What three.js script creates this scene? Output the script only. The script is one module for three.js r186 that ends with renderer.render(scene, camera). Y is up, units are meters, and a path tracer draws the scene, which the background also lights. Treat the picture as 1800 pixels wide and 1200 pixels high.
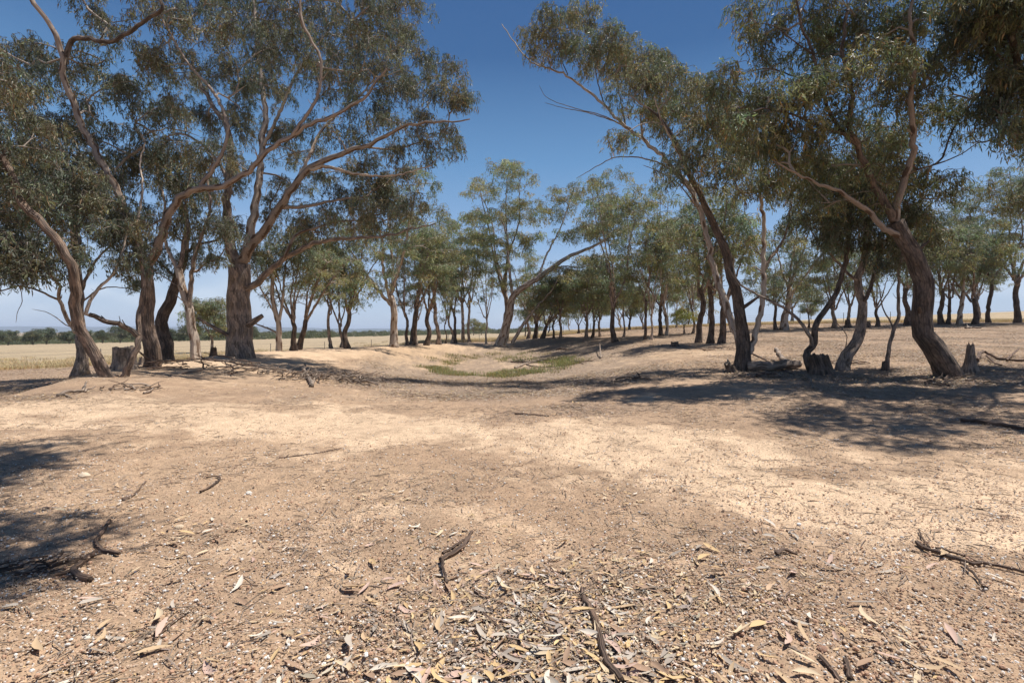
import * as THREE from 'three';

// ---------------------------------------------------------------- camera, sky, sun, exposure
const scene = new THREE.Scene();
const FPX = 900, PITCH = Math.atan(17 / FPX), EYE = 1.6;          // focal length in pixels of an 1800 x 1200 frame
const camera = new THREE.PerspectiveCamera(2 * Math.atan(600 / FPX) * 180 / Math.PI, 1.5, 0.1, 40000);
camera.position.set(0, EYE, 0);
camera.lookAt(0, EYE - Math.tan(PITCH) * 10, -10);
scene.add(camera);
const renderer = new THREE.WebGLRenderer();
renderer.toneMapping = THREE.LinearToneMapping;
renderer.toneMappingExposure = 1.3;
renderer.shadowMap.enabled = true;

const SUN_AZ = 70 * Math.PI / 180, SUN_EL = 65 * Math.PI / 180;    // azimuth to the right of straight ahead
const sunDir = new THREE.Vector3(Math.sin(SUN_AZ) * Math.cos(SUN_EL), Math.sin(SUN_EL), -Math.cos(SUN_AZ) * Math.cos(SUN_EL));
const sun = new THREE.DirectionalLight(new THREE.Color().setRGB(1, 0.955, 0.90), 5.0);
sun.position.copy(sunDir).multiplyScalar(120).add(new THREE.Vector3(0, 0, -25));
sun.target.position.set(0, 0, -25);
sun.castShadow = true;
Object.assign(sun.shadow.camera, { left: -70, right: 70, top: 70, bottom: -70, near: 1, far: 300 });
sun.shadow.mapSize.set(4096, 4096);
scene.add(sun, sun.target);

// ---------------------------------------------------------------- numbers
function rng(seed) { let s = seed >>> 0; return () => { s = (s + 0x6D2B79F5) | 0; let t = Math.imul(s ^ (s >>> 15), 1 | s); t = (t + Math.imul(t ^ (t >>> 7), 61 | t)) ^ t; return ((t ^ (t >>> 14)) >>> 0) / 4294967296; }; }
const clamp = (x, a = 0, b = 1) => Math.min(b, Math.max(a, x));
const sst = (a, b, x) => { const t = clamp((x - a) / (b - a)); return t * t * (3 - 2 * t); };
const mix = (a, b, t) => a + (b - a) * t;
function hash(x, y, s) { let h = Math.imul(x, 374761393) ^ Math.imul(y, 668265263) ^ Math.imul(s, 1274126177); h = Math.imul(h ^ (h >>> 13), 1274126177); return ((h ^ (h >>> 16)) >>> 0) / 4294967296; }
function vnoise(x, y, s = 0, per = 0) {                            // value noise, wraps every per cells if given
  const ix = Math.floor(x), iy = Math.floor(y), fx = x - ix, fy = y - iy, pa = per && (per[0] ?? per), pb = per && (per[1] ?? per);
  const w = (v) => pa ? ((v % pa) + pa) % pa : v, w2 = (v) => pb ? ((v % pb) + pb) % pb : v;
  const u = fx * fx * (3 - 2 * fx), v = fy * fy * (3 - 2 * fy);
  const a = hash(w(ix), w2(iy), s), b = hash(w(ix + 1), w2(iy), s), c = hash(w(ix), w2(iy + 1), s), d = hash(w(ix + 1), w2(iy + 1), s);
  return mix(mix(a, b, u), mix(c, d, u), v);
}
function fbm(x, y, o = 4, s = 0, per = 0) { let f = 0, a = 0.5, n = 0; for (let i = 0; i < o; i++) { f += a * vnoise(x, y, s + i * 17, per); n += a; a *= 0.5; x *= 2; y *= 2; if (per) per = per[0] ? [per[0] * 2, per[1] * 2] : per * 2; } return f / n; }
const V = (x, y, z) => new THREE.Vector3(x, y, z);

// ---------------------------------------------------------------- sky
{
  const W = 1024, Hh = 512, data = new Float32Array(W * Hh * 4);
  const stops = [[-90, 0.26, 0.24, 0.21], [-3, 0.40, 0.44, 0.48], [0, 0.47, 0.545, 0.64], [4, 0.38, 0.49, 0.63], [10, 0.22, 0.36, 0.575], [18, 0.116, 0.248, 0.455], [28, 0.046, 0.119, 0.275], [45, 0.029, 0.078, 0.22], [90, 0.024, 0.064, 0.185]];
  for (let j = 0; j < Hh; j++) for (let i = 0; i < W; i++) {
    const el = ((j + 0.5) / Hh - 0.5) * 180;
    let k = 0; while (k < stops.length - 2 && el > stops[k + 1][0]) k++;
    const t = clamp((el - stops[k][0]) / (stops[k + 1][0] - stops[k][0]));
    let c = [1, 2, 3].map((q) => mix(stops[k][q], stops[k + 1][q], t));
    if (el > 0 && el < 14) {                                        // thin low clouds near the horizon
      const n = fbm(i / W * 64, el * 0.55, 4, 5, 64), cl = sst(0.52, 0.8, n) * 0.22 * sst(0.2, 2, el) * (1 - sst(6, 14, el));
      c = c.map((v, q) => mix(v, [0.82, 0.84, 0.88][q], cl));
    }
    data.set([...c, 1], (j * W + i) * 4);
  }
  const sky = new THREE.DataTexture(data, W, Hh, THREE.RGBAFormat, THREE.FloatType);
  sky.mapping = THREE.EquirectangularReflectionMapping; sky.magFilter = sky.minFilter = THREE.LinearFilter; sky.needsUpdate = true;
  scene.background = sky; scene.environment = sky;
}

// ---------------------------------------------------------------- terrain heights (d is the distance ahead of the camera, -z)
const BANK = [[-8, 4, 0.04], [-9.3, 9, 0.18], [-11.6, 15, 0.42], [-12.6, 19, 0.52], [-12.6, 24, 0.62], [-12, 32, 0.58], [-9.5, 40, 0.5], [-6, 47, 0.45], [0, 51, 0.35], [6, 52, 0.1]];
function bank(x, d) {
  let best = 1e9, amp = 0;
  for (let i = 0; i < BANK.length - 1; i++) {
    const [ax, ad, aa] = BANK[i], [bx, bd, ba] = BANK[i + 1], ux = bx - ax, ud = bd - ad;
    const t = clamp(((x - ax) * ux + (d - ad) * ud) / (ux * ux + ud * ud)), q = Math.hypot(x - ax - ux * t, d - ad - ud * t);
    if (q < best) { best = q; amp = mix(aa, ba, t); }
  }
  return amp * Math.exp(-best * best / (2 * 2.6 * 2.6));
}
function bankX(d) { let k = 0; while (k < BANK.length - 2 && d > BANK[k + 1][1]) k++; return mix(BANK[k][0], BANK[k + 1][0], clamp((d - BANK[k][1]) / (BANK[k + 1][1] - BANK[k][1]))); }
const damR = (x, d) => Math.hypot((x + 0.4) / 8.6, (d - 33) / 22.3);
function height(x, d) {
  const sx = 0.5 * (x + Math.sqrt(x * x + 9)), dd = Math.max(0, d), g = dd < 45 ? dd / 45 : 1;
  let h = 2.4 * (1 - Math.exp(-sx / 15)) * g * (1 - 0.9 * sst(400, 3000, dd));
  const fr = x - 28, far = 0.02 * (fr + Math.sqrt(fr * fr + 200));
  h += Math.min(14, far) * sst(50, 110, dd) * (1 - sst(400, 2500, dd));
  const s2 = x + 14; h += Math.max(-9, 0.011 * (s2 - Math.sqrt(s2 * s2 + 64)));
  { const bx = Math.min(-8, bankX(Math.min(d, 38))); h -= mix(0.9, 0.42, sst(15, 28, d)) * (1 - sst(bx - 4.2, bx - 0.4, x)) * sst(-2, 6, d) * (1 - sst(60, 90, d)); }
  h += bank(x, d) + 0.3 * sst(40, 56, dd) * (1 - sst(120, 300, dd)) * sst(-20, -8, x);
  h -= 0.68 * sst(1.05, 0.34, damR(x, d) + 0.10 * (fbm(x * 0.3, d * 0.18, 3, 44) - 0.5));
  const near = 1 - sst(60, 140, Math.hypot(x, d));
  h += near * ((fbm(x * 0.35 + 40, d * 0.35, 3, 3) - 0.5) * 0.16 + (fbm(x * 1.6, d * 1.6, 3, 9) - 0.5) * 0.07 + (fbm(x * 5, d * 5, 3, 31) - 0.5) * 0.035);
  return h;
}
height.at0 = height(0, 0);
const GY = (x, d) => height(x, d) - height.at0;
function ray(px, py) {
  const xc = (px - 900) / FPX, yc = -(py - 600) / FPX, c = Math.cos(PITCH), s = Math.sin(PITCH), f = c + yc * s;
  return [xc / f, (yc * c - s) / f];                                // per metre of distance ahead
}
const P = (px, py, d) => { const [a, b] = ray(px, py); return V(a * d, EYE + b * d, -d); };
function onGround(px, py, dmax = 90) {                              // where the line of sight meets the ground
  const [a, b] = ray(px, py);
  let d = 1.5, step = 0.02;
  while (d < dmax && EYE + b * d > GY(a * d, d)) { d += step; step = 0.004 * d + 0.01; }
  return V(a * d, GY(a * d, d), -d);
}
const FENCE = [[-200, -60], [-60, 17], [-33, 30], [-23, 45], [-8, 60], [9, 68], [25, 60], [40, 52], [55, 46], [90, 30], [300, -60]];
function fenceD(x) { let k = 0; while (k < FENCE.length - 2 && x > FENCE[k + 1][0]) k++; const [a, da] = FENCE[k], [b, db] = FENCE[k + 1]; return mix(da, db, clamp((x - a) / (b - a))); }

// ---------------------------------------------------------------- object helpers
const taken = {};
function numbered(n) { const k = taken[n] = (taken[n] ?? -1) + 1; return k ? n + '_' + String(k).padStart(3, '0') : n; }
function tag(o, label, category, group) { o.userData = { label, category }; if (group) o.userData.group = group; return o; }
function thing(name, label, category, pos, group) { const g = new THREE.Group(); g.name = numbered(name); g.position.copy(pos); scene.add(g); return tag(g, label, category, group); }
function part(parent, name, geo, mat, kind) { const m = new THREE.Mesh(geo, mat); m.name = name; m.castShadow = m.receiveShadow = true; if (kind) m.userData.kind = kind; parent.add(m); return m; }
function instanced(parent, name, geo, mat, mats, cols) {
  const m = new THREE.InstancedMesh(geo, mat, mats.length); m.name = name; m.castShadow = m.receiveShadow = true; m.userData.kind = 'stuff';
  mats.forEach((q, i) => m.setMatrixAt(i, q)); if (cols) cols.forEach((c, i) => m.setColorAt(i, c));
  parent.add(m); return m;
}
function structure(o, name) { o.name = name; o.userData.kind = 'structure'; o.receiveShadow = o.castShadow = true; scene.add(o); return o; }
function stuffTop(o, name, label, category) { o.name = numbered(name); o.userData = { label, category, kind: 'stuff' }; return o; }

class Build {                                                       // collects triangles of one mesh
  constructor() { this.p = []; this.uv = []; this.c = []; this.i = []; }
  vert(x, y, z, u = 0, v = 0, c) { this.p.push(x, y, z); this.uv.push(u, v); if (c) this.c.push(c[0], c[1], c[2]); return this.p.length / 3 - 1; }
  geo(smooth = true) {
    const g = new THREE.BufferGeometry();
    g.setAttribute('position', new THREE.Float32BufferAttribute(this.p, 3)); g.setAttribute('uv', new THREE.Float32BufferAttribute(this.uv, 2));
    if (this.c.length) g.setAttribute('color', new THREE.Float32BufferAttribute(this.c, 3));
    g.setIndex(this.i); if (smooth) g.computeVertexNormals(); return g;
  }
  tube(pts, rad, sides, o = {}) {                                   // tapered tube through pts; lumps: relative unevenness, flare: root swelling
    const n = pts.length, T = V(0, 0, 0), N = V(0, 0, 0), B = V(0, 0, 0), base = this.p.length / 3;
    const circ = 2 * Math.PI * rad[Math.min(1, n - 1)], wraps = Math.max(1, Math.round(circ / 0.55));
    let len = 0; N.set(0.31, 0.1, 0.95);
    const sd = o.seed ?? 1;
    for (let k = 0; k < n; k++) {
      T.subVectors(pts[Math.min(n - 1, k + 1)], pts[Math.max(0, k - 1)]).normalize();
      if (k) len += pts[k].distanceTo(pts[k - 1]);
      N.addScaledVector(T, -N.dot(T)); if (N.lengthSq() < 1e-4) N.set(T.y, -T.x, 0.01); N.normalize(); B.crossVectors(T, N);
      for (let j = 0; j <= sides; j++) {
        const a = j / sides * 2 * Math.PI; let r = rad[k];
        if (o.lumps) r *= 1 + o.lumps * 2 * (fbm(Math.cos(a) * 1.2 + 7 + sd, Math.sin(a) * 1.2 + len * 1.6, 3, sd) - 0.5) + o.lumps * 0.6 * Math.sin(a * 3 + sd + len * 0.5);
        if (o.flare) { const hh = Math.max(0, len - 0.25); r *= 1 + o.flare * Math.exp(-hh / (rad[0] * 1.6)) * (0.6 + 0.7 * Math.max(0, Math.sin(a * 5 + sd * 2) * 0.6 + Math.sin(a * 2 + sd) * 0.5)); }
        const cx = Math.cos(a) * r, sx = Math.sin(a) * r;
        this.vert(pts[k].x + N.x * cx + B.x * sx, pts[k].y + N.y * cx + B.y * sx, pts[k].z + N.z * cx + B.z * sx, j / sides * wraps, len / 1.1 + sd * 0.37, o.col);
      }
      if (k) for (let j = 0; j < sides; j++) { const a = base + (k - 1) * (sides + 1) + j, b = a + sides + 1; this.i.push(a, a + 1, b, b, a + 1, b + 1); }
    }
    for (const [k, f] of o.caps === false ? [] : [[0, 0], [n - 1, 1]]) { // close the ends
      const c = this.vert(pts[k].x, pts[k].y, pts[k].z, 0.5, len / 1.1, o.col);
      for (let j = 0; j < sides; j++) { const a = base + k * (sides + 1) + j; f ? this.i.push(a, a + 1, c) : this.i.push(a + 1, a, c); }
    }
  }
}
function curve(ctrl, step, jitter, r) {                             // smooth path through control points with small irregularities
  const c = new THREE.CatmullRomCurve3(ctrl, false, 'centripetal'), n = Math.max(2, Math.ceil(c.getLength() / step)), out = c.getSpacedPoints(n);
  if (jitter) for (let k = 1; k < n; k++) out[k].add(V(r() - 0.5, r() - 0.5, r() - 0.5).multiplyScalar(jitter * 2));
  return out;
}

// ---------------------------------------------------------------- textures and materials
function texture(n, f, srgb = true) {                               // f(u, v) -> [r, g, b] 0..1
  const d = new Uint8Array(n * n * 4);
  for (let j = 0; j < n; j++) for (let i = 0; i < n; i++) { const c = f(i / n, j / n); for (let q = 0; q < 3; q++) d[(j * n + i) * 4 + q] = clamp(c[q]) * 255; d[(j * n + i) * 4 + 3] = 255; }
  const t = new THREE.DataTexture(d, n, n); t.wrapS = t.wrapT = THREE.RepeatWrapping; t.magFilter = THREE.LinearFilter; t.minFilter = THREE.LinearMipmapLinearFilter; t.generateMipmaps = true;
  if (srgb) t.colorSpace = THREE.SRGBColorSpace; t.needsUpdate = true; return t;
}
function barkPair(rough) {
  const h = (u, v) => {
    const warp = (fbm(u * 4, v * 4, 4, 2, 4) - 0.5) * 0.7, f1 = 1 - Math.abs(2 * fbm((u + warp * 0.3) * 9, v * 3 + warp, 2, 4, [9, 3]) - 1), f2 = fbm(u * 24, v * 12, 4, 8, 12), f3 = fbm(u * 5, v * 5, 3, 51, 5);
    return rough ? 0.42 * (1 - f1 * f1) + 0.33 * f2 + 0.25 * f3 : 0.7 * fbm(u * 6, v * 3, 4, 13, 3) + 0.3 * f2;
  };
  const map = texture(512, (u, v) => {
    const k = h(u, v), m = fbm(u * 4, v * 4, 4, 21, 4), g = fbm(u * 64, v * 32, 2, 33, 32), p = sst(0.5, 0.62, fbm(u * 3, v * 3, 4, 63, 3));
    if (rough) { const s = 0.34 + 0.62 * k + 0.24 * (g - 0.5) + 0.20 * p; return [s * mix(0.95, 1.05, m), s * mix(0.90, 0.93, m), s * mix(0.88, 0.80, m)]; }
    const peel = sst(0.47, 0.55, fbm(u * 4 + (m - 0.5), v * 2 + (k - 0.5) * 0.4, 4, 41, [4, 2]) * 0.75 + 0.25 * m), s = 0.66 + 0.42 * k + 0.16 * (g - 0.5);
    return [s * mix(1.0, 0.66, peel), s * mix(0.94, 0.555, peel), s * mix(0.88, 0.47, peel)];
  });
  return [map, texture(512, (u, v) => { const k = h(u, v); return [k, k, k]; }, false)];
}
const [roughMap, roughBump] = barkPair(true), [smoothMap, smoothBump] = barkPair(false);
const col = (r, g, b) => new THREE.Color().setRGB(r, g, b);
const bark = (name, c, map, bump, scale) => new THREE.MeshStandardMaterial({ name, color: c, map, bumpMap: bump, bumpScale: scale, roughness: 0.92 });
const M = {
  bark: bark('grey brown bark', col(0.56, 0.505, 0.45), roughMap, roughBump, 0.03),
  brown: bark('brown bark', col(0.36, 0.305, 0.26), roughMap, roughBump, 0.03),
  dark: bark('dark fibrous bark', col(0.25, 0.215, 0.185), roughMap, roughBump, 0.035),
  pale: bark('pale smooth bark', col(0.70, 0.65, 0.585), smoothMap, smoothBump, 0.008),
  red: bark('reddish smooth bark', col(0.42, 0.375, 0.335), smoothMap, smoothBump, 0.01),
  dead: bark('weathered grey deadwood', col(0.50, 0.46, 0.41), roughMap, roughBump, 0.015),
  stick: bark('brown fallen wood', col(0.26, 0.20, 0.16), roughMap, roughBump, 0.01),
  twig: new THREE.MeshStandardMaterial({ name: 'twig bark', color: col(0.30, 0.25, 0.205), roughness: 0.9 }),
  leaf: new THREE.MeshPhysicalMaterial({ name: 'gum leaves', color: col(1, 1, 1), vertexColors: true, roughness: 1, transmission: 0.33, thickness: 0, clearcoat: 0.38, clearcoatRoughness: 0.42, side: THREE.DoubleSide }),
  litter: new THREE.MeshStandardMaterial({ name: 'dry leaf litter', vertexColors: true, roughness: 0.85, side: THREE.DoubleSide }),
  grass: new THREE.MeshPhysicalMaterial({ name: 'grass blades', vertexColors: true, roughness: 1, transmission: 0.3, thickness: 0, side: THREE.DoubleSide }),
};

// ---------------------------------------------------------------- ground
const BARE = [[-9, 9.2], [-6.3, 9.3], [-3.2, 9.0], [0.8, 7.4], [1.8, 6.2], [3.0, 5.0], [5.0, 4.6], [8, 4.4]];
function bareness(x, d) {                                           // worn pale earth: the track over the near bank, the bank tops, the far slope
  let best = 1e9;
  for (let i = 0; i < BARE.length - 1; i++) { const [ax, ad] = BARE[i], [bx, bd] = BARE[i + 1], ux = bx - ax, ud = bd - ad, t = clamp(((x - ax) * ux + (d - ad) * ud) / (ux * ux + ud * ud)); best = Math.min(best, Math.hypot(x - ax - ux * t, d - ad - ud * t)); }
  let b = sst(2.0, 0.2, best + (fbm(x * 0.9, d * 0.9, 4, 61) - 0.5) * 2.8);
  const n = fbm(x * 0.5 + 9, d * 0.35, 4, 77);
  b = Math.max(b, clamp(bank(x, d) * 3.2) * sst(0.25, 0.5, n + 0.16) * sst(13, 18, d));
  b = Math.max(b, Math.exp(-(((x + 6.5) / 3.6) ** 2) - (((d - 36) / 9) ** 2)) * sst(0.3, 0.5, n + 0.1));   // inner slope of the far bank
  b = Math.max(b, 0.8 * Math.exp(-(((x - 7.5) / 4) ** 2) - (((d - 25) / 3.5) ** 2)) * sst(0.3, 0.55, n + 0.05)); // bare slope beyond the grass
  b = Math.max(b, 0.75 * sst(0.36, 0.2, Math.hypot((x - 1) / 8.6, (d - 36) / 22)) * sst(0.4, 0.6, fbm(x * 0.8, d * 0.5, 3, 91)));
  b = Math.max(b, 0.4 * sst(0.55, 0.72, fbm(x * 0.7 + 3, d * 0.7, 4, 15)) * (d < 7 ? 1 : 0.5));
  return clamp(b);
}
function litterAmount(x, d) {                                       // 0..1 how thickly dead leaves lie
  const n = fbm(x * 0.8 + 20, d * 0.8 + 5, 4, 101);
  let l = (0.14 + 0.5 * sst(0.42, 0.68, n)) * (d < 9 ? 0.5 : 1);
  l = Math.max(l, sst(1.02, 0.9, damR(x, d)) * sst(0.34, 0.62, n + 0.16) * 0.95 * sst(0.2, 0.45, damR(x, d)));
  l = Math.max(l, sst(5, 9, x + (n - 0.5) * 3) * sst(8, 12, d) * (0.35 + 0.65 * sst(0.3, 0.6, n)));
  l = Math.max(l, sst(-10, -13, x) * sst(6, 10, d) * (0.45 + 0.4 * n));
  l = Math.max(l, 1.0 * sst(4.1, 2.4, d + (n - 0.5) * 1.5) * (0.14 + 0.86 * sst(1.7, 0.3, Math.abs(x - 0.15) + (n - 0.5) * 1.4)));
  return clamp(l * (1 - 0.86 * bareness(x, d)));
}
const ringR = (x, d) => Math.hypot((x + 0.5) / 4.6, (d - 34.5) / 9.6);
function groundColour(x, d) {
  const n1 = fbm(x * 0.6, d * 0.6, 4, 7), n2 = fbm(x * 2.6, d * 2.6, 4, 8), n3 = fbm(x * 9, d * 9, 2, 14);
  const b0 = bareness(x, d), b = sst(0.12, 0.9, b0 + (b0 > 0.02 ? (n2 - 0.5) * 1.3 + (n3 - 0.5) * 0.9 : 0)), l = litterAmount(x, d);
  let c = [0.455, 0.31, 0.197];                                    // brown earth
  c = c.map((v, q) => mix(v, [0.54, 0.375, 0.24][q], sst(0.35, 0.7, n1)));
  c = c.map((v, q) => mix(v, [0.74, 0.545, 0.365][q], b));          // pale dusty clay
  const orange = Math.exp(-(((x + 6.5) / 4.5) ** 2) - (((d - 37) / 10) ** 2)) + 0.7 * Math.exp(-(((x - 7.5) / 4) ** 2) - (((d - 25) / 3.5) ** 2));
  c = c.map((v, q) => mix(v, [0.60, 0.41, 0.24][q], clamp(orange) * 0.7));
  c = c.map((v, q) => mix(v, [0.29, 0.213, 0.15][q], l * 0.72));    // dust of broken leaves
  const dam = sst(1.0, 0.72, damR(x, d) + (n1 - 0.5) * 0.3) * 0.62 * (1 - 0.8 * b); c = c.map((v, q) => mix(v, [0.36, 0.277, 0.203][q], dam));
  const s = 0.80 + 0.28 * n2 + 0.14 * n3; return c.map((v) => v * s);
}
function paddockColour(x, d) {
  const n = fbm(x * 0.08, d * 0.08, 4, 17), m = fbm(x * 0.9, d * 0.9, 3, 18);
  return [0, 1, 2].map((q) => mix([0.53, 0.41, 0.25][q], [0.44, 0.345, 0.215][q], n) * (0.8 + 0.4 * m));
}
const grain = (() => {                                              // 2.2 m tile: gritty soil with small chips of bark and stone
  const n = 1024, r = rng(5), a = new Float32Array(n * n).fill(1), hue = new Float32Array(n * n);
  for (let j = 0; j < n; j++) for (let i = 0; i < n; i++) a[j * n + i] = 0.80 + 0.26 * fbm(i / n * 128, j / n * 128, 3, 3, 128) + 0.16 * (fbm(i / n * 16, j / n * 16, 3, 9, 16) - 0.5);
  for (let k = 0; k < 15000; k++) {                                 // chips
    const cx = r() * n, cy = r() * n, L = 1.5 + 7 * r() * r(), w = 0.6 + 1.5 * r() * r(), t = r() * Math.PI, v = r() < 0.55 ? 0.45 + 0.3 * r() : 1.05 + 0.35 * r(), ct = Math.cos(t), st = Math.sin(t);
    for (let y = -Math.ceil(L); y <= L; y++) for (let x = -Math.ceil(L); x <= L; x++) {
      const u = (x * ct + y * st) / L, q = (-x * st + y * ct) / w; if (u * u + q * q > 1) continue;
      a[(((cy + y) | 0) + n) % n * n + (((cx + x) | 0) + n) % n] = v;
    }
  }
  return [texture(n, (u, v) => { const s = a[Math.round(v * n) % n * n + Math.round(u * n) % n] * 0.78; return [s, s, s]; }), texture(n, (u, v) => { const s = a[Math.round(v * n) % n * n + Math.round(u * n) % n] * 0.6; return [s, s, s]; }, false)];
})();
{
  const N = 560, sp = (t, a, b) => a * Math.sinh(b * t);            // spacing grows with distance
  const xs = [], ds = [];
  for (let i = 0; i <= N; i++) { const t = i / N * 2 - 1; xs.push(sp(t, 2.6, 8.6)); ds.push(6 + sp(t, 2.4, 8.7)); }
  const shells = { ground: new Build(), paddock: new Build() };
  for (const key of ['ground', 'paddock']) {
    const b = shells[key], at = new Map();
    const vert = (i, j) => {
      const k = i * (N + 1) + j; let q = at.get(k); if (q !== undefined) return q;
      const x = xs[i], d = ds[j], y = GY(x, d);
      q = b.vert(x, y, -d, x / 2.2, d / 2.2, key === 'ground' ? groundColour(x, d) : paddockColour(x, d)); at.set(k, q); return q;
    };
    for (let i = 0; i < N; i++) for (let j = 0; j < N; j++) {
      const xm = (xs[i] + xs[i + 1]) / 2, dm = (ds[j] + ds[j + 1]) / 2;
      const pad = dm > fenceD(xm) + (fbm(xm * 0.3, dm * 0.3, 3, 55) - 0.5) * 4;
      if (pad !== (key === 'paddock')) continue;
      const A = vert(i, j), B = vert(i + 1, j), C = vert(i, j + 1), D = vert(i + 1, j + 1);
      b.i.push(A, B, C, B, D, C);
    }
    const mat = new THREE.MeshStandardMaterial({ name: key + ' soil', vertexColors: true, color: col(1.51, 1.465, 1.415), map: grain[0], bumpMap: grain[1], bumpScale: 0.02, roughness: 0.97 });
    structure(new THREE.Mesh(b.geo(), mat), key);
  }
}
{                                                                   // blue ranges far beyond the plain
  const b = new Build(), n = 160;
  for (let i = 0; i <= n; i++) for (let k = 0; k <= 6; k++) {
    const a = mix(-1.35, 0.5, i / n), d = 9000 + k * 700, hgt = [0, 0.45, 0.9, 1, 0.8, 0.4, 0][k] * (60 + 150 * sst(0.2, -1.0, a) * fbm(i * 0.09, k * 0.3, 4, 71) + 25 * fbm(i * 0.3, 2, 3, 72));
    b.vert(a * d, -22 + hgt, -d, i, k);
  }
  for (let i = 0; i < n; i++) for (let k = 0; k < 6; k++) { const A = i * 7 + k, B = A + 7; b.i.push(A, B, A + 1, B, B + 1, A + 1); }
  structure(new THREE.Mesh(b.geo(), new THREE.MeshStandardMaterial({ name: 'forested range', color: col(0.06, 0.075, 0.05), roughness: 1 })), 'hills');
}

// ---------------------------------------------------------------- leaves
function sprig(seed, nLeaf, L, spread, drop) {                      // a hanging bunch of narrow leaves on fine twigs; top at the origin
  const r = rng(seed), b = new Build(), stems = 4;
  for (let s = 0; s < stems; s++) {
    const a = s / stems * 6.283 + r() * 1.5, out = spread * (0.5 + 0.5 * r()), fall = drop * (0.35 + 0.65 * r());
    const pts = [0, 1, 2, 3].map((k) => { const t = k / 3; return V(Math.cos(a) * out * Math.sqrt(t), 0.12 * drop * Math.sin(t * 2.2) - fall * t * t, Math.sin(a) * out * Math.sqrt(t)); });
    b.tube(pts, [0.006, 0.005, 0.004, 0.003].map((q) => q * L / 0.13), 3, { caps: false, col: [0.14, 0.09, 0.06] });
    for (let k = 0; k < nLeaf / stems; k++) {
      const t = 0.15 + 0.85 * Math.pow(r(), 0.7), q = Math.min(2.999, t * 3), i = q | 0, p = pts[i].clone().lerp(pts[i + 1], q - i);
      p.add(V(r() - 0.5, r() - 0.5, r() - 0.5).multiplyScalar(spread * 0.36));
      const len = L * (0.65 + 0.7 * r()), w = len * (0.17 + 0.08 * r()), th = r() * 6.283, tilt = 0.15 + 1.25 * Math.pow(r(), 1.3), tw = r() * 6.283;
      const dir = V(Math.sin(tilt) * Math.cos(th), -Math.cos(tilt), Math.sin(tilt) * Math.sin(th)), sd = V(Math.cos(tw), 0.2 * (r() - 0.5), Math.sin(tw)); sd.addScaledVector(dir, -sd.dot(dir)).normalize();
      const nn = V(0, 0, 0).crossVectors(dir, sd).multiplyScalar(w * 0.25), m = p.clone().addScaledVector(dir, len * 0.42);
      const v = 0.75 + 0.5 * r(), h = r(), c = h < 0.045 ? [0.28, 0.19, 0.10] : h < 0.45 ? [0.178, 0.190, 0.082] : h < 0.8 ? [0.136, 0.160, 0.088] : [0.218, 0.228, 0.160];
      const cc = c.map((x) => x * v);
      const A = b.vert(p.x, p.y, p.z, 0, 0, cc), B = b.vert(m.x + sd.x * w / 2 + nn.x, m.y + sd.y * w / 2 + nn.y, m.z + sd.z * w / 2 + nn.z, 0, 0, cc), C = b.vert(m.x - sd.x * w / 2 + nn.x, m.y - sd.y * w / 2 + nn.y, m.z - sd.z * w / 2 + nn.z, 0, 0, cc), D = b.vert(p.x + dir.x * len, p.y + dir.y * len, p.z + dir.z * len, 0, 0, cc);
      b.i.push(A, B, D, A, D, C);
    }
  }
  return b.geo(false);
}
const SPRIGS = { near: [1, 2, 3].map((s) => sprig(s, 48, 0.13, 0.30, 0.52)), far: [4, 5].map((s) => sprig(s, 34, 0.20, 0.48, 0.55)), dist: [7].map((s) => sprig(s, 30, 0.55, 1.2, 0.9)) };

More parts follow.
